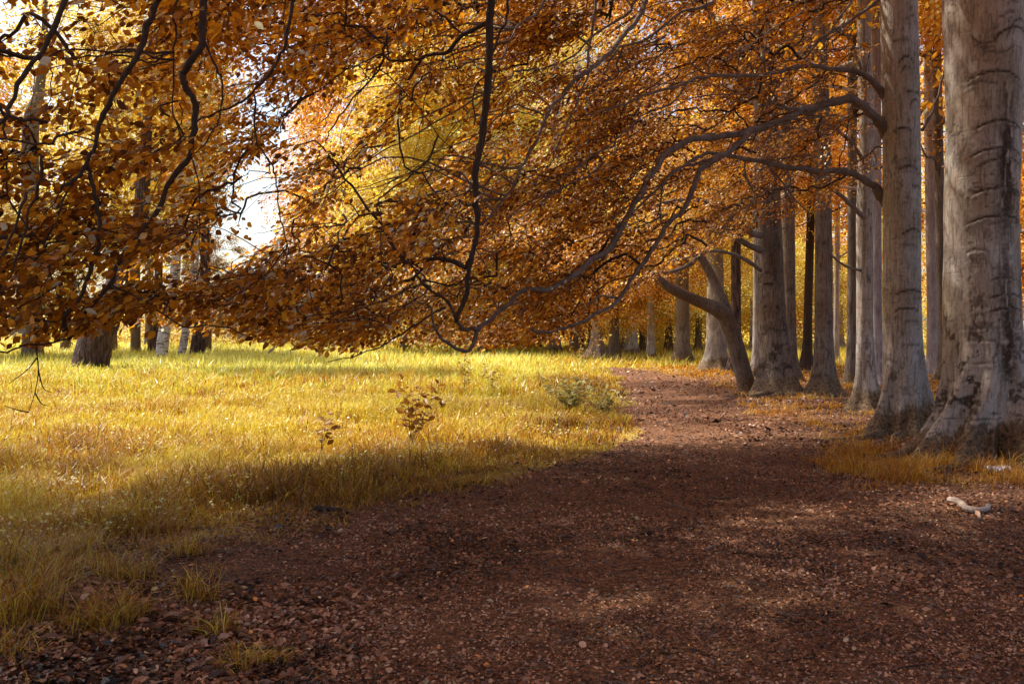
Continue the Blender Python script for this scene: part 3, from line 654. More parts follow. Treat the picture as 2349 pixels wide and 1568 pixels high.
PW = lift(PW, dirW, LW, lowW, 4)
k_ = thin(PW, dirW, LW); PW, dirW, LW, pW = PW[k_], dirW[k_], LW[k_], pW[k_]
pathsW, radW, ownW_t, ownW = attach(SKEL['wood'], PW, flowW)
tintW = np.clip(.40-.14*sm(1550, 1800, pW[:, 0])+.2*rng.normal(size=len(PW))+.18*sm(1250, 1000, pW[:, 0]), .02, .98)
leafW, twW = {}, {}
names = [s[0] for s in SKEL['wood']]; o_s = np.array([names[i] for i in ownW]); o_t = np.array([names[i] for i in ownW_t])
for o in sorted(set(names)):
    k = o_s == o; leafW[o], twW[o] = MB(), MB()
    if k.sum(): sprays(leafW[o], twW[o], PW[k], dirW[k], LW[k], 24, .061, tintW[k], LEAF_HEX, .2, .0022, .34, .22, .16)
    k = o_t == o
    if k.sum(): twW[o].add(*tubes_bulk(pathsW[k], radW[k]*1.5, 4), stain=0.)

CROWN = {
 'orange': crown_mesh('crown', 4.2, 5.0, 70, 1200, 10, .12, 101, M['leaf_orange']),
 'gold': crown_mesh('crown', 4.4, 5.0, 90, 2200, 9, .16, 102, M['leaf_gold']),
 'yellow': crown_mesh('crown', 4.6, 5.2, 100, 2300, 9, .18, 103, M['leaf_yellow']),
 'olive': crown_mesh('crown', 3.0, 5.6, 110, 3600, 9, .13, 104, M['leaf_olive']),
 'sparse': crown_mesh('crown', 4.8, 5.4, 90, 1150, 9, .17, 106, M['leaf_yellow']),
 'low_orange': crown_mesh('crown', 4.6, 3.0, 90, 2600, 10, .12, 107, M['leaf_orange'], weep=.9),
 'low': crown_mesh('crown', 5.0, 3.4, 110, 2800, 9, .15, 105, M['leaf_yellow'], weep=.9),
}
def crown_obj(kind, parent, loc, s=(1, 1, 1), rz=0.):
    o = bpy.data.objects.new('crown', CROWN[kind]); scene.collection.objects.link(o); o.parent = parent
    o.location = loc; o.scale = s; o.rotation_euler = (0, 0, rz); return o

def tree(kind, label, pts, Y, m, group=None, crowns=(), owner=None, roots=(), top=None, limbs=None, crown_name='crown', **kw):
    c, r = px_trunk(pts, Y)
    if top: # continue above the frame
        c.append(np.array([c[-1][0]+top[1], Y+top[2], top[0]])); r.append(r[-1]*top[3])
    base = (float(c[0][0]), float(c[0][1]), 0.)
    t = thing(kind, label, 'tree', group, base)
    make_trunk(t, c, r, m, roots, **kw)
    b = np.array(base)
    if owner:
        for (S, rr) in BR[owner]:
            mb = MB(); V, P = tube(S, rr, 8, True, .08); mb.add(V, P, stain=0.); mb.build('branch', M['limb'], t, origin=b, smooth=True)
        if owner in leafW and leafW[owner].n:
            twW[owner].build('twigs', M['branch'], t, origin=b); leafW[owner].build('foliage', M['leaf_orange'], t, origin=b)
    if limbs: 
        tp = c[-1]; limbs_mb(m, t, (tp[0]-b[0], tp[1]-b[1], limbs[0]), limbs[1], limbs[2], limbs[3], limbs[4], int(abs(b[0]*31+b[1]*7)))
    for (k, dx, dy, z, s, rz) in crowns:
        crown_obj(k, t, (dx, dy, z), s if isinstance(s, tuple) else (s, s, s), rz)
    return t
pi = math.pi
WOOD = 'beeches standing beside the path'
def SC(Y, lst):   # scars given as (py, angle offset, half width, sag, strength)
    return [(EYE+(HZ-p)/FP*Y, CAM_A+a, hw, sg, s) for p, a, hw, sg, s in lst]
tree('beech_tree', 'thickest grey beech at the right edge with ringed dark scars and spreading buttress roots',
     [(2262, 1085, 176), (2254, 900, 170), (2250, 600, 160), (2256, 300, 160), (2256, 100, 170), (2255, -60, 174), (2250, -900, 120)], 12.45, M['beech'], WOOD,
     crowns=[('orange', 1.5, 1.0, 12.0, 1.5, 0), ('orange', -1.5, 3.5, 13.5, 1.2, 2)], owner='B', top=(13, .2, .3, .7),
     nth=300, nz=520, flare=.10, flare_h=.8, noise_amp=.03, patch=1.0, seed=3,
     butt=[(pi+.62, .86, 30, .44), (pi+.02, .55, 30, .40), (pi-.5, .4, 22, .4), (CAM_A-.46, .70, 40, .44), (CAM_A-.10, .42, 140, .24), (CAM_A+.30, .64, 60, .46), (CAM_A+.78, .62, 45, .42), (CAM_A+1.2, .45, 50, .4), (-.25, .35, 12, .4), (.8, .3, 10, .4), (2.0, .3, 10, .4)],
     roots=[((5.1, 12.0), pi+.62, 1.5, .12), ((5.3, 11.8), pi+.85, 1.1, .09), ((5.0, 12.3), pi+.2, 1.0, .10)],
     scars=SC(12.0, [(162, -.1, .8, .10, 1), (185, -.5, .5, .05, .6), (274, .1, .85, .13, 1), (338, .1, .95, .12, 1), (362, .2, .8, .10, .9), (428, .15, .8, .08, 1), (493, .1, .95, .10, 1), (508, .3, .6, .04, .6), (570, -.5, .3, .04, .6), (635, .2, .4, .04, .8), (675, .35, .6, .04, .9), (706, .35, .6, .05, 1), (752, -.1, .9, .02, .5), (780, .2, 1.0, .01, .5), (830, .2, .9, .02, .5), (60, .5, .7, .15, 1), (40, .6, .5, .25, .8), (100, -.4, .35, -.12, .8), (120, -.1, .5, -.1, .7)]))
tree('beech_tree', 'smooth pale beech just left of the thickest one, a long crooked limb leaving it',
     [(2078, 1018, 92), (2073, 900, 88), (2068, 700, 84), (2069, 400, 82), (2065, 200, 82), (2062, 0, 82), (2056, -500, 70)], 15.1, M['beech'], WOOD,
     crowns=[('orange', .5, 2.0, 12.5, 1.3, 1)], owner='C', top=(13, 0, .3, .7),
     nth=120, nz=360, flare=.12, flare_h=.7, noise_amp=.025, patch=.55, seed=8,
     butt=[(pi+.5, .44, 20, .36), (pi-.3, .25, 12, .34), (CAM_A-.35, .22, 24, .3), (CAM_A+.15, .26, 26, .3), (CAM_A+.8, .36, 14, .45), (.3, .3, 8, .4), (1.6, .25, 8, .4)],
     roots=[((5.45, 14.7), pi+.35, 1.1, .09), ((5.6, 14.5), pi+.75, .7, .07)],
     scars=SC(14.8, [(90, -.3, .6, .03, .6), (128, 0, .45, .10, 1), (150, 0, .35, .12, .7), (210, .4, .6, -.05, .9), (225, .5, .4, .10, .8), (292, -.3, .5, .05, 1), (365, -.2, .8, .02, .5), (380, .0, .6, .05, .9), (424, .5, .3, .0, .7), (525, .3, .7, .08, 1), (560, .0, .5, .04, .6), (665, .2, .9, .07, 1), (685, .5, .3, .0, .6), (706, -.1, .7, .06, .9), (735, .2, .5, .03, .6), (790, .1, .5, .02, .5)]))
tree('beech_tree', 'slender brown-grey beech with knotty side, left of the smooth pale beech',
     [(1988, 946, 50), (1986, 880, 42), (1984, 750, 36), (1984, 500, 38), (1988, 300, 34), (1983, 100, 30), (1981, -60, 28)], 19.5, M['beech'], WOOD,
     crowns=[('orange', -.2, 1.0, 13, .9, 2)], owner='G', top=(12, 0, .3, .6), limbs=(5, 11, .2, 8, 2.5),
     nth=72, nz=180, flare=.25, flare_h=.5, patch=.8, seed=12, butt=[(pi+.3, .26, 7, .3), (CAM_A, .16, 8, .25), (CAM_A+.9, .22, 7, .3), (.2, .2, 6, .3), (1.7, .2, 6, .3)])
tree('beech_tree', 'straight furrowed beech with mossy foot, between the big beech and the slender one',
     [(1890, 912, 56), (1890, 850, 46), (1889, 700, 40), (1889, 500, 38), (1885, 300, 37), (1880, 100, 36), (1878, -60, 34)], 23.5, M['beech_dark'], WOOD,
     crowns=[('orange', .3, 1.5, 14, 1.0, 3)], owner='F', top=(13, 0, .3, .6), limbs=(5, 12, .2, 8, 2.8),
     nth=72, nz=160, flare=.22, flare_h=.5, patch=.7, seed=14, butt=[(pi+.3, .3, 7, .3), (CAM_A, .2, 7, .25), (CAM_A+.9, .22, 7, .3), (.1, .25, 6, .3), (1.7, .2, 6, .3)])
tree('beech_tree', 'stout brown beech with mossy exposed roots where the path bends',
     [(1786, 915, 84), (1780, 850, 70), (1768, 700, 66), (1761, 500, 62), (1757, 300, 56), (1754, 100, 52), (1750, -60, 50)], 24.0, M['beech_dark'], WOOD,
     crowns=[('orange', 0, 1.0, 14.5, 1.1, 4), ('orange', -11.3, 0.2, 11.2, (1.0, .95, .4), 1), ('orange', -8.0, 6.5, 11.5, (1.1, 1.1, .4), 2), ('orange', -3.5, 4.5, 11.5, (1.2, 1.2, .45), 5)], owner='E', top=(13, 0, .3, .6), limbs=(6, 12, .25, 8, 3),  # the flattened crowns are added to cast shade on path and grass
     nth=96, nz=220, flare=.22, flare_h=.6, patch=.9, seed=16, butt=[(pi+.35, .35, 7, .35), (CAM_A-.3, .25, 7, .3), (CAM_A+.6, .35, 7, .4), (0., .3, 6, .4), (1.7, .3, 6, .4)],
     roots=[((6.1, 23.4), pi+.25, 1.5, .10), ((6.3, 23.3), pi+.5, 1.2, .08), ((6.9, 23.5), CAM_A+.4, .8, .09)],
     scars=SC(23.6, [(650, -.4, .5, .05, 1), (625, -.4, .8, .25, 1), (700, -.2, .6, .05, .9), (755, 0, .9, .03, .7)]))
# forked leaning tree
t = thing('beech_tree', 'forked beech leaning over the path from beside the stout one', 'tree', WOOD, tuple(float(v) for v in (at(1716, 900, 24.7)*[1, 1, 0])))
b = np.array(t.location)
mb = MB()
P = [at(1722, 925, 24.7), at(1712, 880, 24.7), at(1694, 815, 24.7), at(1676, 755, 24.6), at(1655, 716, 24.5), at(1600, 690, 24.2), at(1545, 665, 23.8), at(1510, 640, 23.4), at(1478, 612, 23.0), at(1430, 570, 22.3), at(1370, 520, 21.5)]
P[0][2] = -.1; V, Pl = tube(spline(P, 60), np.interp(np.linspace(0, 1, 60), [0, .1, .42, .5, .8, 1], [.26, .22, .19, .14, .08, .02]), 14, True, .05); mb.add(V, Pl, stain=.1)
mb.build('trunk', M['beech_dark'], t, origin=b, smooth=True)
mb = MB(); P = [at(1676, 752, 24.6), at(1662, 700, 24.7), at(1644, 660, 24.8), at(1625, 620, 24.9), at(1600, 580, 25), at(1572, 560, 25), at(1530, 520, 25), at(1490, 470, 24.5)]
V, Pl = tube(spline(P, 40), np.linspace(.15, .06, 40), 12, True, .05); mb.add(V, Pl, stain=.1); mb.build('limb', M['beech_dark'], t, origin=b, smooth=True)
mb = MB(); P = [at(1600, 582, 25), at(1585, 605, 24.6), at(1545, 622, 24.2), at(1503, 628, 24)]
V, Pl = tube(spline(P, 20), np.linspace(.07, .03, 20), 8); mb.add(V, Pl, stain=0.); mb.build('limb', M['limb'], t, origin=b, smooth=True)
crown_obj('orange', t, tuple(np.array([1500/1-0, 0, 0])*0+at(1500, 330, 26)-b), (.55, .55, .6), 1)

crown_obj('low_orange', t, tuple(at(1435, 585, 22.4)-b), (.20, .20, .24), 2)
# ---- trees further in: (label, material, Y, pts, crowns)
def far(label, m, Y, x, ypx, w, lean=0., wt=.8, crown=('gold', 9, 1.0), top=12, group='trees standing further in the wood', kind='beech_tree', seed=0, flare=.35, dx=0, limbs=True, fh=.5, ba=1.):
    c = [(x, ypx, w), (x+lean*.3, ypx-.3*(ypx-200), w*.86), (x+lean, 200, w*wt)]
    g = rng.random()*6.28
    cr = [(crown[0], dx+lean/FP*Y*.6, .5, crown[1], crown[2], g)] if crown else []
    return tree(kind, label, c, Y, m, group, crowns=cr, top=(max(top, EYE+(HZ-200)/FP*Y+1.5), 0, 0, .6), limbs=(4.5, top, w/2/FP*Y*.8, 7, 2.5) if limbs else None,
                nth=32, nz=60, flare=flare, flare_h=fh, seed=seed, patch=.6,
                butt=[(pi+.2, .25*ba*w/40*Y/30, 9, .35), (CAM_A+.3, .2*ba*w/40*Y/30, 9, .3), (-.1, .25*ba*w/40*Y/30, 9, .35), (CAM_A-.6, .15*ba*w/40*Y/30, 12, .3)])
F = far
F('pale beech trunk close behind the slender brown-grey one', M['pale_far'], 27.0, 2012, 890, 26, -2, seed=21, crown=('gold', 13.5, .8))
F('beech with swollen pale root left of the slender brown-grey one', M['beech_dark'], 27.6, 1955, 886, 26, 0, seed=22, crown=('gold', 13, .8))
F('dark beech hidden behind the right side of the stout brown beech', M['beech_dark'], 30.5, 1812, 872, 34, -6, seed=23, crown=('gold', 13, .9))
F('beech hidden behind the left side of the stout brown beech', M['beech'], 31.5, 1738, 868, 24, 0, seed=24, crown=None)
F('blackish twisted beech between the stout one and the furrowed one', M['branch'], 39, 1850, 846, 22, 18, seed=25, crown=('gold', 9.5, .9))
F('broad pale beech behind the leaning forked one', M['beech'], 38.5, 1642, 848, 44, -4, seed=26, crown=('low', 7.2, .8))
F('burly dark beech seen just right of the leaning forked one', M['oak'], 37, 1688, 852, 26, 0, seed=27, crown=('gold', 10.5, 1.0))
F('straight dark-striped beech left of the broad pale one', M['beech_dark'], 44, 1566, 835, 34, -2, seed=28, crown=('low_orange', 6.3, .9))
F('thin straight beech at the far end of the path', M['beech'], 47, 1493, 832, 17, 0, seed=29, crown=('low_orange', 4.2, .8))
F('dark beech with swept root right of the sunlit pale trunk', M['beech_dark'], 48.5, 1409, 828, 24, -2, seed=30, crown=('low_orange', 4.5, .95))
wt_ = F('sunlit pale trunk with splayed roots behind the path end', M['pale_far'], 49, 1368, 826, 24, 4, seed=31, crown=('low_orange', 5.0, .9), flare=.7, fh=.8, ba=2.6)
F('grey beech alone at the meadow edge, left of the sunlit pale trunk', M['beech'], 60, 1273, 812, 23, 0, seed=32, crown=('low_orange', 4.7, 1.1))
far_list = [(1448, 817, 26, 'beech'), (1474, 808, 13, 'beech_dark'), (1428, 812, 10, 'beech_dark'), (1534, 808, 16, 'beech_dark'), (1601, 810, 15, 'beech_dark'), (1318, 806, 18, 'pale_far'), (1334, 804, 10, 'beech_dark'), (1353, 806, 9, 'beech'),
            (1513, 795, 20, 'pale_far'), (1232, 803, 16, 'branch'), (1205, 800, 12, 'branch'), (1182, 800, 12, 'branch'), (1726, 806, 12, 'pale_far'), (1930, 806, 14, 'pale_far'), (1915, 800, 9, 'branch'), (1668, 812, 12, 'pale_far'), ]
desc = {1448: 'broad grey far trunk right of the dark beech with swept root', 1474: 'thin dark far trunk just right of the broad grey one', 1428: 'thin brown far trunk between the swept-root beech and the broad grey one',
        1534: 'distant dark trunk left of the straight dark-striped beech', 1601: 'distant trunk between the dark-striped beech and the broad pale one', 1318: 'small sunlit pinkish trunk left of the pale trunk with splayed roots',
        1334: 'thin brown trunk touching the small pinkish one', 1353: 'thin grey trunk between the pinkish one and the splayed-root one', 1513: 'hazy pink trunk furthest behind the end of the path',
        1232: 'dark shaded trunk left of the grey beech at the meadow edge', 1205: 'middle one of three dark shaded trunks beyond the meadow', 1182: 'leftmost of three dark shaded trunks beyond the meadow',
        1726: 'pink distant trunk left of the stout brown beech foot', 1930: 'pink distant trunk right of the furrowed beech', 1915: 'short dark distant trunk beside the pink one right of the furrowed beech',
        1668: 'pale distant trunk glimpsed between broad pale beech and leaning one'}
for k, (x, y, w, m) in enumerate(far_list):
    F(desc[x], M[m], float(gY(y)), x, y, w, rng.uniform(-24, 24), seed=50+k, crown=(['low', 'low', 'low_orange'][k % 3], 4.6+rng.random()*1.2, .8+.2*rng.random()), group='distant trunks beyond the path', top=13)
# behind the right-hand beeches
F('pale leaning beech in the gap between the two nearest trunks', M['pale_far'], 33, 2140, 868, 26, -10, seed=70, crown=('sparse', 12.5, .7))
F('darker beech touching the pale leaning one in the right-hand gap', M['beech_dark'], 30, 2166, 872, 26, -16, seed=71, crown=('gold', 13, .7))
F('beech cut off by the right edge behind the thickest one', M['beech_dark'], 21, 2366, 925, 34, 4, seed=72, crown=('gold', 12, .9))
F('beech out past the right edge of the wood', M['beech'], 34, 2420, 860, 40, 0, seed=73, crown=('gold', 10, 1.1))
for x, Y, s in ((2560, 25, 1.1), (2700, 40, 1.2)):
    F('beech beyond the right edge of the view at %s' % ('middle distance' if Y < 30 else 'far distance'), M['beech'], Y, x, float(HZ+FP*EYE/Y), 40, 0, seed=int(Y)+74, crown=('orange', 10, s))
# upper thin trunks seen high between the branches
F('thin pale trunk right of the furrowed beech, seen high up', M['pale_far'], 45, 1918, 832, 13, 6, seed=80, crown=('gold', 11, .8))

# ---- tree A, its trunk stands outside the right edge near the camera
baseA = np.array([4.3, 3.6, 0.])
tA = thing('beech_tree', 'beech whose dark leafy branches hang from above across the left half, trunk out of frame', 'tree', None, tuple(baseA))
make_trunk(tA, [(4.3, 3.6, 0), (4.3, 3.6, 4), (4.4, 3.7, 9), (4.4, 3.8, 14)], [.5, .44, .38, .2], M['beech'], nth=64, nz=120, flare=.2, butt=[(pi, .4, 8, .4), (-1, .4, 8, .4), (1, .4, 8, .4)], seed=5)
for (S, rr) in BR['A']:
    mb = MB(); V, P = tube(S, rr, 9, True, .10); mb.add(V, P, stain=0.); mb.build('branch', M['branch'], tA, origin=baseA, smooth=True)
twA.build('twigs', M['branch'], tA, origin=baseA); mbA.build('foliage', M['leaf_orange'], tA, origin=baseA)
for (x, y, z, s) in ((3.5, 3.5, 11, 1.3), (0.5, 4.0, 9.5, 1.0), (0.0, 8.5, 9.8, 1.0), (-3.5, 5.5, 9.3, 1.0), (4.0, -2.5, 9, 1.2), (-3.0, 0.0, 8.5, .8), (3.2, 9.5, 10.5, 1.0)):
    crown_obj('gold', tA, (x-4.3, y-3.6, z), (s, s, s*.55), x)

tN = tree('beech_tree', 'unseen beech added past the left edge near the camera, its crown shading the lower left', [(-1400, 900, 60), (-1400, 500, 55)], 9.0, M['beech'], None, crowns=[('gold', 2.2, -.4, 9.5, (1.0, 1.0, .7), 0), ('gold', -1, 2, 11, 1.1, 1)], top=(12, 0, 0, .5))  # tree added out of view so its crown shades the near meadow
# ------------------------------------------------------------------ left side: birches, leaning old tree, far crowns
LG = 'trees beyond the meadow on the left'
# leaning rugged tree
def lean_tree(kind, label, pts, Y, m, crown, group=LG, seed=0, wide=None):
    P = np.array([at(x, y, Y) for x, y, w in pts]); P[0, 2] = -.1; r = [w/2/FP*Y for _, _, w in pts]
    b = np.array([P[0, 0], P[0, 1], 0]); t = thing(kind, label, 'tree', group, tuple(b))
    n = 50; S = spline(P, n); mb = MB(); rr = np.interp(np.linspace(0, 1, n), np.linspace(0, 1, len(r)), r); rr[:3] *= [1.25, 1.1, 1.04]
    V, Pl = tube(S, rr, 20, True, .06); mb.add(V, Pl, stain=0.); mb.build('trunk', m, t, origin=b, smooth=True)
    limbs_mb(m, t, tuple(S[30]-b), S[-1, 2], r[-1]*1.2, 8, 2.5, seed)
    for (k, dx, z, s, rz) in crown: crown_obj(k, t, (dx, 0, z), s if isinstance(s, tuple) else (s,)*3, rz)
    return t
lean_tree('oak_tree', 'thick rugged brown tree leaning right out of the long grass on the left',
          [(205, 850, 84), (215, 800, 80), (232, 750, 74), (262, 680, 62), (292, 610, 52), (318, 540, 40), (330, 400, 30), (340, 250, 20)], 37, M['oak'], [('olive', 3, 13, (1.0, 1, .8), 0)], seed=1)
lean_tree('birch_tree', 'brightest white birch, nearest of the birch row beyond the meadow', [(370, 832, 28), (374, 780, 27), (385, 720, 25), (400, 640, 24), (405, 560, 20), (412, 400, 14), (416, 200, 8)], 48, M['birch'], [('yellow', 0, 13, (.7, .7, 1.0), 0)], 'birches beyond the meadow', 2)
lean_tree('birch_tree', 'brown-barked birch tucked against the left side of the brightest one', [(348, 815, 22), (352, 770, 22), (360, 700, 20), (366, 560, 16), (372, 300, 9)], 57, M['oak'], [('yellow', 0, 12, (.7, .7, 1.0), 1)], 'birches beyond the meadow', 3)
lean_tree('birch_tree', 'slim speckled birch leaning right, second from the right of the birch row', [(414, 818, 19), (424, 770, 18), (434, 700, 17), (445, 620, 15), (460, 500, 12), (470, 300, 7)], 54, M['birch'], [('yellow', 0, 13, (.6, .6, 1.0), 2)], 'birches beyond the meadow', 4)
lean_tree('birch_tree', 'stout dark-barked birch at the right end of the birch row', [(450, 815, 34), (456, 780, 33), (464, 720, 28), (470, 600, 22), (474, 400, 14)], 56, M['oak'], [('olive', -1.0, 11, (.6, .6, .9), 3)], 'birches beyond the meadow', 5)
lean_tree('birch_tree', 'dark trunk at the left end of the birch row with orange weeds at its foot', [(311, 812, 24), (311, 770, 22), (312, 680, 20), (312, 500, 14)], 58, M['beech_dark'], [('yellow', 0, 12, (.7, .7, .9), 4)], 'birches beyond the meadow', 6)
lean_tree('ash_tree', 'forked grey tree far off at the upper left against the sky', [(75, 826, 44), (72, 600, 40), (70, 300, 36), (88, 220, 24), (100, 120, 16), (104, 0, 10)], 50, M['beech_dark'], [('sparse', 3, 17, .8, 1), ('low', 0, 5.5, .8, 1)], LG, 7)
# far leafy trees closing the view; (px, Y, crown kind, crown centre py, scale)
bg = [(-130, 55, 'yellow', 420, (1.4, 1.4, 1.5)), (150, 70, 'yellow', 460, (1.5, 1.5, 1.5)), (255, 62, 'yellow', 300, (1.2, 1.2, 1.4)), (470, 62, 'olive', 570, (.62, .62, .75)), (340, 85, 'yellow', 250, (1.3, 1.3, 2.2)),
      (790, 85, 'gold', 560, (1.25, 1.25, 1.3)), (820, 70, 'gold', 330, (1.1, 1.1, 1.9)), (930, 62, 'yellow', 520, (1.3, 1.3, 1.6)), (1030, 75, 'yellow', 250, (1.6, 1.6, 1.6)), (1110, 60, 'yellow', 480, (1.3, 1.3, 1.5)),
      (1210, 72, 'gold', 600, (1.4, 1.4, 1.3)), (1330, 80, 'yellow', 400, (1.6, 1.6, 2.0)), (1480, 85, 'gold', 560, (1.7, 1.7, 1.7)), (1640, 80, 'yellow', 600, (1.5, 1.5, 1.3)), (1770, 85, 'yellow', 600, (1.5, 1.5, 1.4)), (1900, 75, 'gold', 560, (1.5, 1.5, 1.5)), (2060, 85, 'yellow', 520, (1.6, 1.6, 1.6)),
      (2200, 75, 'yellow', 500, (1.5, 1.5, 1.6)), (2340, 65, 'gold', 520, (1.4, 1.4, 1.5)), (620, 100, 'yellow', 712, (2.0, 2.0, .42)), (2480, 60, 'gold', 500, (1.6, 1.6, 1.6)), (-330, 50, 'gold', 430, (1.5, 1.5, 1.6))]
where = {-130: 'leftmost pale crown past the left edge', 150: 'pale sunlit tree behind the forked grey one', 255: 'tall pale tree above the leaning rugged trunk', 470: 'dense olive-brown bushy tree left of the sky gap', 340: 'tall yellow tree behind the birch row',
         790: 'rounded golden tree right of the sky gap', 820: 'narrow tall golden tree right of the sky gap', 930: 'bright yellow tree behind the hooked dark branch, left of it', 1030: 'tallest yellow tree behind the vertical dark branch', 1110: 'bright yellow tree just right of the vertical dark branch',
         1210: 'golden tree above the three dark shaded trunks', 1330: 'tall yellow tree above the pinkish trunk', 1480: 'golden tree over the far end of the path', 1640: 'yellow tree behind the broad pale beech', 1770: 'yellow tree behind the stout brown beech', 1900: 'golden tree behind the furrowed beech', 2060: 'yellow tree behind the smooth pale beech',
         2200: 'yellow tree filling the gap between the two nearest trunks', 2340: 'golden tree at the right edge behind the thickest beech', 620: 'low pale wood-edge tree under the sky gap', 2480: 'golden tree out past the right edge', -330: 'golden tree out past the left edge'}
for k, (x, Y, kd, cy, s) in enumerate(bg):
    if kd == 'yellow' and (x < 400 or x > 1950) : kd = 'sparse'
    py = HZ+FP*EYE/Y; z = EYE+(HZ-cy)/FP*Y; top = z+3
    c = [np.array([(x-CX)/FP*Y, Y, 0.]), np.array([(x-CX)/FP*Y+.2, Y, z*.5]), np.array([(x-CX)/FP*Y, Y, top])]
    t = thing('broadleaf_tree', where[x], 'tree', 'leafy trees closing the view', tuple(float(v) for v in c[0]))
    make_trunk(t, c, [.32, .26, .12], M['beech_dark'], nth=20, nz=30, seed=90+k)
    crown_obj(kd, t, (0, 0, z), s, k*1.3); (crown_obj(kd, t, (rng.uniform(-3, 3), 1.5, z+4.5*s[2]), (s[0]*.9, s[0]*.9, s[2]*.8), k*2.1) if 600 < x < 1500 or x < 0 else None)
# distant low woodland edge closes the horizon
def hedge_mass(name, label, x0, x1, Yc, h, n, size, m, seed):
    global rng
    keep = rng; rng = np.random.default_rng(seed)
    mb = MB(); P = np.stack([rng.uniform(x0, x1, n), Yc+rng.normal(size=n)*2.5, h*rng.random(n)**1.2*(.55+.45*vnoise(np.zeros(n), np.zeros(n), 1, 1))], -1)
    P[:, 2] *= .5+.9*vnoise(P[:, 0], P[:, 1]*0, 7, seed); D = norm(rng.normal(size=(n, 3))*[1, 1, .4])
    sprays(mb, None, P, D, np.full(n, size*4), 8, size, np.clip(.5+.2*rng.normal(size=n), 0, 1), LEAF_QUAD)
    o = mb.build(name, m, None); rng = keep
    return tag(o, label, 'woodland', kind='stuff')
hedge_mass('distant_woodland', 'pale yellow woodland edge in the far distance right of centre', 5, 75, 105, 9, 5200, .34, M['leaf_yellow'], 5)
hedge_mass('distant_woodland', 'pale low woodland edge in the far distance left of centre', -95, -38, 110, 8, 3000, .34, M['leaf_yellow'], 6)
hedge_mass('distant_woodland', 'dark low undergrowth beyond the bright meadow in the middle', -36, 6, 92, 3.0, 2600, .26, M['leaf_olive'], 7)

hedge_mass('undergrowth', 'patchy low yellow undergrowth between the distant trunks', 4, 48, 72, 2.6, 900, .2, M['leaf_yellow'], 8)
# ------------------------------------------------------------------ saplings, shrub, weeds, dead twig
def sapling(name, label, cat, px, py, h, spread, n_st, size, m, group=None, seed=0, K=7):
    g = np.random.default_rng(seed); Y = float(gY(py)); x = (px-CX)/FP*Y; z0 = float(ground_z(x, Y))
    t = thing(name, label, cat, group, (x, Y, z0)); st, lf = MB(), MB(); P = []; D = []
    for k in range(n_st):
        a = g.random()*6.28; L = h*(.7+.35*g.random()); u = np.linspace(0, 1, 7)[:, None]; sp = spread*g.random()
        C = np.concatenate([np.cos(a)*sp*u**1.3, np.sin(a)*sp*u**1.3, L*u-.1*L*u*u], 1)+g.normal(size=(7, 3))*.008; C[0] = (0, 0, -.03)
        V, Pl = tube(C, np.linspace(.005, .0015, 7), 5); st.add(V, Pl, stain=0.)
        for q in range(K):
            w = .35+.65*q/(K-1); p = np.array([np.interp(w, u[:, 0], C[:, i]) for i in range(3)])
            P.append(p); b = g.random()*6.28; D.append((math.cos(b), math.sin(b), .15))
    P = np.array(P); D = np.array(D); n = len(P); 
    for r in range(2):
        leaves(lf, P+D*size*.25+g.normal(size=P.shape)*size*.2, D+g.normal(size=(n, 3))*.35, g.normal(size=(n, 3))*.4+[0, 0, 1], size*g.uniform(.6, 1.15, n), np.clip(.4+.25*g.normal(size=n), 0, 1), LEAF_OVAL)
    st.build('stems', M['branch'], t); lf.build('leaves', m, t); return t
SG = 'young saplings in the long grass'
sapling('sapling', 'taller orange-brown leaved sapling in the long grass near the middle', 'sapling', 943, 1035, .92, .50, 8, .115, M['leaf_sapling'], SG, 1, 9)
sapling('sapling', 'small orange sapling in the long grass, left of the taller one', 'sapling', 737, 1050, .52, .22, 3, .11, M['leaf_sapling'], SG, 2, 6)
sapling('shrub', 'low grey-green leafy shrub spilling toward the path edge', 'shrub', 1305, 952, .80, .75, 22, .12, M['leaf_green'], None, 3, 8)
sapling('shrub', 'smaller sprawling grey-green shrub between the leafy shrub and the path', 'shrub', 1385, 958, .55, .5, 12, .10, M['leaf_green'], None, 4, 6)
sapling('weed', 'tall rust-coloured weed at the bright end of the meadow', 'plant', 1066, 905, 1.1, .3, 6, .09, M['leaf_sapling'], 'tall weeds in the meadow', 5, 7)
sapling('weed', 'shorter rust-coloured weed right of the tall one', 'plant', 1125, 910, .8, .25, 5, .09, M['leaf_sapling'], 'tall weeds in the meadow', 6, 6)
sapling('weed', 'orange weed clump on the lit grass before the grey beech at the meadow edge', 'plant', 1335, 850, 1.6, 1.2, 14, .12, M['leaf_sapling'], 'tall weeds in the meadow', 7, 6)
sapling('seedling', 'tiny green-leaved seedling flat on the bare path', 'plant', 1985, 1170+0, .06, .12, 8, .05, M['leaf_green'], None, 8, 3) if False else None
mb = MB()
for pts in ([(82, 790), (88, 850), (80, 900), (66, 945)], [(85, 820), (60, 850), (20, 880)], [(88, 850), (100, 890), (120, 900)], [(80, 900), (95, 925), (110, 930)], [(66, 945), (40, 940), (10, 930)]):
    V, P = tube(spline([at(x, y, 7.2) for x, y in pts], 14), np.linspace(.006, .002, 14), 5); mb.add(V, P, stain=0.)
mb.build('dead_twig', M['branch'], tA, origin=baseA)

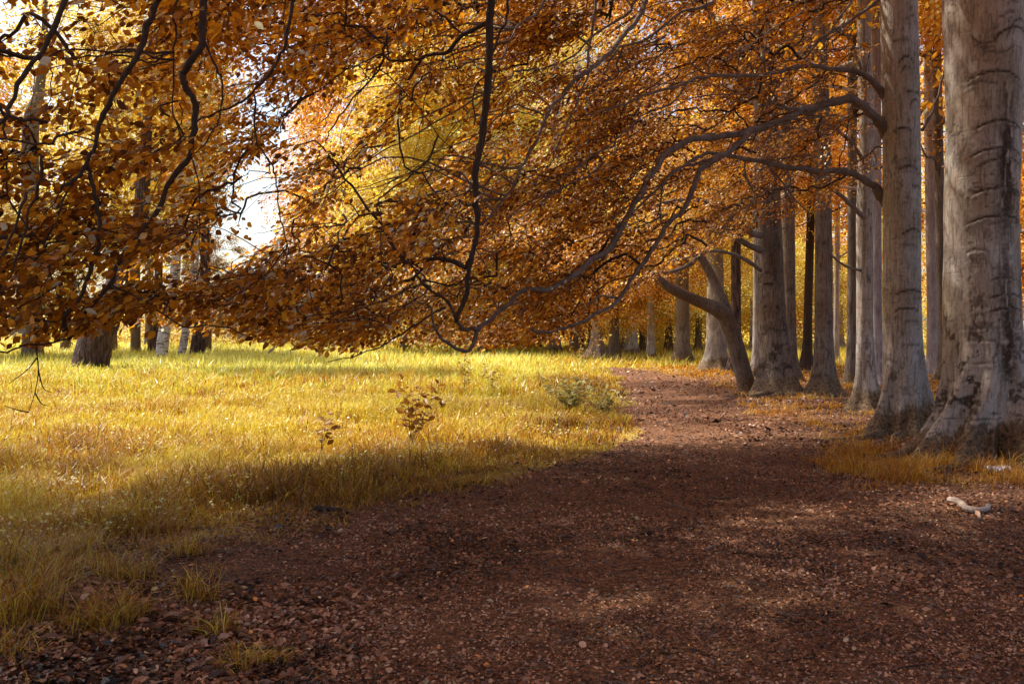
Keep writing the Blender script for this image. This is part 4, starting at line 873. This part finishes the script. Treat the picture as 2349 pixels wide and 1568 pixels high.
# ------------------------------------------------------------------ grass
def blades(mb, X, Y, h, w, tint, bend=.45, lod=2):
    n = len(X); Z = ground_z(X, Y)-.01; a = rng.random(n)*6.283; ba = a+rng.normal(size=n)*.6+math.pi/2
    ux, uy = np.cos(a), np.sin(a); bx, by = np.cos(ba), np.sin(ba)
    bd = bend*(.25+1.0*rng.random(n)); T = []
    if lod == 3: lv = [(0, 1.), (.4, .9), (.75, .6), (1., 0)]
    elif lod == 2: lv = [(0, 1.), (.55, .8), (1., 0)]
    else: lv = [(0, 1.), (1., 0)]
    V = []
    for u, ww in lv:
        cx = X+bx*bd*h*u**2; cy = Y+by*bd*h*u**2; cz = Z+h*u*(1-np.minimum(.40*bd, .6)*u*u)
        if ww > 0:
            V.append(np.stack([cx-ux*w*ww/2, cy-uy*w*ww/2, cz], -1)); V.append(np.stack([cx+ux*w*ww/2, cy+uy*w*ww/2, cz], -1))
        else: V.append(np.stack([cx, cy, cz], -1))
    V = np.stack(V, 1); k = V.shape[1]; polys = []; m = len(lv)
    base = np.arange(n)[:, None]*k
    for s in range(m-2): polys.append(base+np.array([[2*s, 2*s+1, 2*s+3, 2*s+2]]))
    polys.append(base+np.array([[k-3, k-2, k-1]]))
    mb.add(V, polys, tint=np.repeat(tint, k))
def in_view(x, y, m=1.5): return (np.abs(x) < .53*y+m) & (y > 2.2)
def field_density(x, y):
    e = x-xL(np.maximum(y, 4.3)); e = np.where(y < PATH_END, e, -5)
    edge = sm(.10, -.35, e+.9*(vnoise(x, y, .55, 51)-.5)+.35*(vnoise(x, y, .22, 52)-.5))
    near = np.clip((y-4.6)/1.4, 0, 1)
    d = edge*np.where(y < 4.4, 0, 1)*(near+(1-near)*sm(.45, .62, vnoise(x, y, .5, 53)))
    return d
meadow = MB()
def rnd(n, x0, x1, y0, y1): return rng.uniform(x0, x1, n), rng.uniform(y0, y1, n)
for (y0, y1, dens, w, hh, lod) in ((4.3, 8, 3200, .0055, .19, 3), (8, 13, 1600, .008, .23, 3), (13, 22, 560, .014, .28, 2), (22, 38, 170, .028, .36, 2), (38, 62, 42, .060, .46, 1), (62, 95, 12, .12, .5, 1)):
    x1 = {4.3: 1, 8: 2.6, 13: 4, 22: 6, 38: 40, 62: 55}[y0]; x0 = -.55*y1-1.5
    n = int((x1-x0)*(y1-y0)*dens); x, y = rnd(n, x0, x1, y0, y1)
    k = in_view(x, y) & (rng.random(n) < field_density(x, y)*(.45+.75*vnoise(x, y, .35+.02*y0, 61))); x, y = x[k], y[k]
    hv = hh*1.18*(.35+1.0*vnoise(x, y, .7, 62))*(.55+.8*rng.random(len(x)))
    e = xL(np.maximum(y, 4.3))-x; hv *= np.where(y < PATH_END, .45+.55*sm(0, 1.4, e), .9)
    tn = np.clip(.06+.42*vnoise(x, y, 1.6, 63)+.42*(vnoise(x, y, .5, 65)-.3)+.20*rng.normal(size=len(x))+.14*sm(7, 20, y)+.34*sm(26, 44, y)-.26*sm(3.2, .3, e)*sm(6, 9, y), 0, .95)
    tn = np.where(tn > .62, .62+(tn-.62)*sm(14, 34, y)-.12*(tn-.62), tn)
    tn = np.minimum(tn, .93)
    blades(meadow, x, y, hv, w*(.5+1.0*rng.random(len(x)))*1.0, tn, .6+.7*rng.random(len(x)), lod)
    if y0 < 20:   # small curled leaves atop the sward; the near-white ones paint blade glints
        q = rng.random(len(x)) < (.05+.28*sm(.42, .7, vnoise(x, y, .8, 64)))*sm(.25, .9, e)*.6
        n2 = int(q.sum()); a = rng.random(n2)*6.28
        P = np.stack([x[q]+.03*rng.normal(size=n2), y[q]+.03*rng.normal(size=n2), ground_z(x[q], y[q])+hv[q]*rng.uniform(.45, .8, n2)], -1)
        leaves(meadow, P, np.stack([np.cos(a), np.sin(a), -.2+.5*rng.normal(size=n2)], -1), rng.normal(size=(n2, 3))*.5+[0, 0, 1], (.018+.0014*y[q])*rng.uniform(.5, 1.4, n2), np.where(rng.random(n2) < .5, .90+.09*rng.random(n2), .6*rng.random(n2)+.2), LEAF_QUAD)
# clumps along the near edge of the litter
for (px, py, r, n, h) in ((60, 1440, .20, 420, .42), (110, 1370, .16, 260, .34), (20, 1330, .22, 380, .38), (215, 1460, .17, 330, .26), (290, 1440, .12, 200, .24), (290, 1345, .18, 260, .22), (455, 1400, .12, 180, .26), (500, 1470, .10, 120, .20), (430, 1290, .14, 180, .20), (560, 1540, .12, 240, .15), (640, 1530, .08, 80, .12), (160, 1290, .25, 350, .26), (30, 1520, .12, 90, .2), (370, 1240, .18, 220, .2), (780, 1200, .07, 40, .1)):
    Y = float(gY(py)); x = (px-CX)/FP*Y
    a = rng.random(n)*6.28; rr = r*rng.random(n)**.7
    blades(meadow, x+np.cos(a)*rr, Y+np.sin(a)*rr, h*rng.uniform(.3, 1.2, n)**1.2, rng.uniform(.003, .007, n), np.clip(.24+.22*rng.normal(size=n), 0, .6), 1.25, 3)
n = 5200; y = rng.uniform(4.3, 10, n); x = xL(y)+rng.uniform(-.5, .9, n)*(1-.03*y); kk_ = (vnoise(x, y, .35, 91)*.6+vnoise(x, y, .12, 92)*.4 > .47) & in_view(x, y); x, y = x[kk_], y[kk_]
blades(meadow, x, y, rng.uniform(.03, .13, len(x)), rng.uniform(.003, .006, len(x)), np.clip(.25+.2*rng.normal(size=len(x)), 0, .7), 1.3, 3)
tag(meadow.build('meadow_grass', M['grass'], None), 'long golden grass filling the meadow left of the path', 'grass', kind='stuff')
low = MB()
for (y0, y1, dens, w, hh) in ((8.5, 13, 1500, .007, .10), (13, 20, 800, .011, .09), (20, 32, 330, .02, .10), (32, 60, 90, .045, .14)):
    x0, x1 = 1.5, .53*y1+1; n = int((x1-x0)*(y1-y0)*dens); x, y = rnd(n, x0, x1, y0, y1)
    e = x-xR(y); e = np.where(y < PATH_END, e, 5)
    dn = sm(.0, .5, e+.9*(vnoise(x, y, .6, 71)-.5))*(.10+.9*sm(.42, .58, .6*vnoise(x, y*1.4, 1.1, 72)+.4*vnoise(x, y, .3, 75)))
    dn = np.where((y < 13)&(x > 3.2), np.maximum(dn, .95*sm(.34, .52, vnoise(x, y, .38, 73))*sm(9.2, 10.0, y)), dn)
    k = in_view(x, y) & (rng.random(n) < dn); x, y = x[k], y[k]
    boost = np.where((y < 13), 1.7, 1.2)
    blades(low, x, y, hh*boost*rng.uniform(.3, 1.2, len(x))*(.5+1.1*sm(.4, .75, vnoise(x, y, .33, 76))), w*rng.uniform(.6, 1.3, len(x)), np.clip(.05+.8*vnoise(x, y, .45, 74)+.22*rng.normal(size=len(x)), 0, 1), 1.1, 3 if y0 < 13 else 2)
tag(low.build('short_grass', M['short_grass'], None), 'short rusty orange grass growing around the beech feet', 'grass', kind='stuff')

# ------------------------------------------------------------------ fallen leaves and small twigs over the ground
lit = MB()
for (y0, y1, dens, s) in ((2.6, 5.5, 6500, .017), (5.5, 8, 4000, .019), (8, 13, 1700, .025), (13, 22, 360, .042), (22, 40, 45, .075)):
    x0, x1 = -.55*y1-.5, .55*y1+.8; n = int((x1-x0)*(y1-y0)*dens); x, y = rnd(n, x0, x1, y0, y1)
    onp = (x > xL(np.maximum(y, 4.3))-.7)
    clump = .50+.7*sm(.38, .62, vnoise(x, y, .45, 81))*(.4+.9*vnoise(x, y, 2.2, 82))
    clump = np.where(y < 5.5, clump+.55*sm(-.2, -1.3, x), clump)
    k = onp & in_view(x, y, .6) & (rng.random(n) < clump); x, y = x[k], y[k]; m_ = len(x)
    P = np.stack([x, y, ground_z(x, y)+.010+.018*rng.random(m_)], -1); a = rng.random(m_)*6.28
    big = 1+1.0*sm(-.3, -1.4, x)*(y < 6)
    leaves(lit, P, np.stack([np.cos(a), np.sin(a), .25*rng.normal(size=m_)], -1), rng.normal(size=(m_, 3))*.8+[0, 0, 1], s*rng.uniform(.35, 1.3, m_)*(1+.8*(rng.random(m_) > .93)+1.3*(rng.random(m_) > .992))*big*(.75+.6*vnoise(x, y, 1.3, 83)), np.where(rng.random(m_) < .03, .95+.05*rng.random(m_), np.clip(rng.random(m_)*.9+1.0*(vnoise(x, y, .9, 84)*.5+vnoise(x, y, .22, 85)*.5-.5), 0, .92)), LEAF_HEX if y0 < 8 else LEAF_QUAD)
tag(lit.build('fallen_leaves', M['litter'], None), 'brown fallen leaves scattered over the path and its verges', 'fallen leaves', kind='stuff')
n = 1500; y = rng.uniform(2.6, 16, n)**1.0; x = rng.uniform(-.5, .55, n)*y; k = x > xL(np.maximum(y, 4.3))-.2; x, y = x[k], y[k]; n = len(x)
a = rng.random(n)*6.28; L = rng.uniform(.03, .16, n); u = np.linspace(-.5, .5, 4)
TP = np.stack([x[:, None]+np.cos(a)[:, None]*L[:, None]*u+.01*rng.normal(size=(n, 4)), y[:, None]+np.sin(a)[:, None]*L[:, None]*u+.01*rng.normal(size=(n, 4)), np.zeros((n, 4))], -1)
TP[..., 2] = ground_z(TP[..., 0], TP[..., 1])+.022
V, P = tubes_bulk(TP, np.full((n, 4), .0022)*rng.uniform(.6, 1.6, (n, 1)), 4); tw = MB(); tw.add(V, P, stain=0.)
tag(tw.build('small_twigs', M['limb'], None), 'thin broken twigs strewn among the fallen leaves', 'twigs', kind='stuff')

def stick(label, pts, w, m='stick', twigs=(), name='stick', group='sticks lying on the path', kk=8, raw=None):
    P = []
    for x, y in pts:
        Y = float(gY(y)); X = (x-CX)/FP*Y; P.append([X, Y, float(ground_z(X, Y))])
    P = np.array(P); r0 = w/2/FP*P[0, 1]; P[:, 2] += r0+.012; b = P[0].copy()
    t = thing(name, label, 'stick', group, tuple(b)); mb = MB(); S = spline(P, 18)
    V, Pl = tube(S, np.linspace(r0, r0*.6, 18), kk, True, .18); mb.add(V, Pl, stain=.0); mb.build('shaft', M[m], t, origin=b, smooth=False)
    for tp in twigs:
        Q = []
        for x, y in tp:
            Y = float(gY(y)); X = (x-CX)/FP*Y; Q.append([X, Y, float(ground_z(X, Y))+r0+.014])
        mb = MB(); V, Pl = tube(spline(Q, 10), np.linspace(r0*.6, r0*.3, 10), 6, True, .1); mb.add(V, Pl, stain=0.); mb.build('side_twig', M[m], t, origin=b)
    if raw:
        Q = []
        for x, y in raw:
            Y = float(gY(y)); X = (x-CX)/FP*Y; Q.append([X, Y, float(ground_z(X, Y))+r0*.8])
        mb = MB(); V, Pl = tube(spline(Q, 8), np.linspace(r0*1.1, r0*.3, 8), 6, True, .5); mb.add(V, Pl, stain=0.); mb.build('torn_end', M['wood_raw'], t, origin=b)
    return t
stick('pale barkless broken branch lying by the roots of the thickest beech', [(2178, 1170), (2200, 1176), (2215, 1190), (2240, 1195), (2264, 1192), (2266, 1184)], 17, 'bare_wood', raw=[(2232, 1190), (2242, 1197), (2248, 1207)], name='broken_branch', group=None)
stick('thin whitish forked twig in the middle of the path', [(1530, 1163), (1545, 1166), (1568, 1174), (1603, 1184)], 3.5, 'stick', twigs=[[(1565, 1172), (1576, 1188)], [(1576, 1182), (1592, 1190)]])
stick('dark short stick just right of the whitish forked twig', [(1632, 1150), (1655, 1152), (1692, 1148)], 5, 'branch')
stick('long dark stick with a torn orange end on the leaf litter', [(1680, 1288), (1710, 1290), (1760, 1300), (1840, 1302), (1872, 1306)], 5, 'branch', raw=[(1850, 1303), (1868, 1304), (1882, 1312)])
stick('rotten dark log piece at the grass edge left of the path', [(722, 1189), (750, 1191), (783, 1193)], 15, 'oak', name='log_piece', group=None)
stick('small pale stick near the right edge of the path', [(2316, 1298), (2330, 1304), (2344, 1312)], 6)
stick('small grey stick left of the long dark stick', [(1620, 1282), (1632, 1276), (1646, 1268)], 7, 'limb')
stick('pale short stick low on the right, nearest the lower right corner', [(2246, 1482), (2262, 1486), (2276, 1494)], 6)
stick('pale stub low on the right beside a yellowed leaf', [(2096, 1476), (2108, 1481), (2118, 1486)], 6)
stick('dark curved stick at the bottom right of the path', [(2040, 1565), (2070, 1552), (2110, 1545), (2140, 1540)], 5, 'branch')
stick('dark twig at the bottom right, left of the curved one', [(1780, 1540), (1820, 1532), (1870, 1528)], 4.5, 'branch')
stick('brown stick among the dead leaves at the lower left', [(560, 1455), (600, 1445), (640, 1430), (655, 1415)], 7, 'limb')
stick('thick brown stick lying in dead leaves at the bottom left', [(390, 1492), (440, 1494), (500, 1488)], 10, 'limb')
stick('thin stick poking from the grass edge toward the path', [(1380, 1054), (1400, 1056), (1420, 1062)], 4, 'branch')
# scrap of white paper at the foot of the thickest beech
Y = float(gY(1092)); X = (2286-CX)/FP*Y
gx = np.linspace(-.12, .12, 12); gy_ = np.linspace(-.09, .09, 8); GX, GY = np.meshgrid(gx, gy_)
GZ = .03+.07*np.random.default_rng(4).random(GX.shape); GX = GX+.012*rng.normal(size=GX.shape)
i, j = np.meshgrid(np.arange(7), np.arange(11), indexing='ij'); q = np.stack([i*12+j, i*12+j+1, (i+1)*12+j+1, (i+1)*12+j], -1).reshape(-1, 4)
q = q[[a for a in range(len(q)) if a not in (0, 10, 11, 66, 76, 75, 5)]]
o = mesh_obj('paper_scrap', np.stack([GX, GY, GZ], -1).reshape(-1, 3), [q], M['paper']); o.location = (X, Y, float(ground_z(X, Y)))
sol = o.modifiers.new('thick', 'SOLIDIFY'); sol.thickness = .002
tag(o, 'crumpled scrap of white paper at the foot of the thickest beech', 'litter')
# exposed tree surface root at the path's right edge belongs to the thickest beech and is built with it
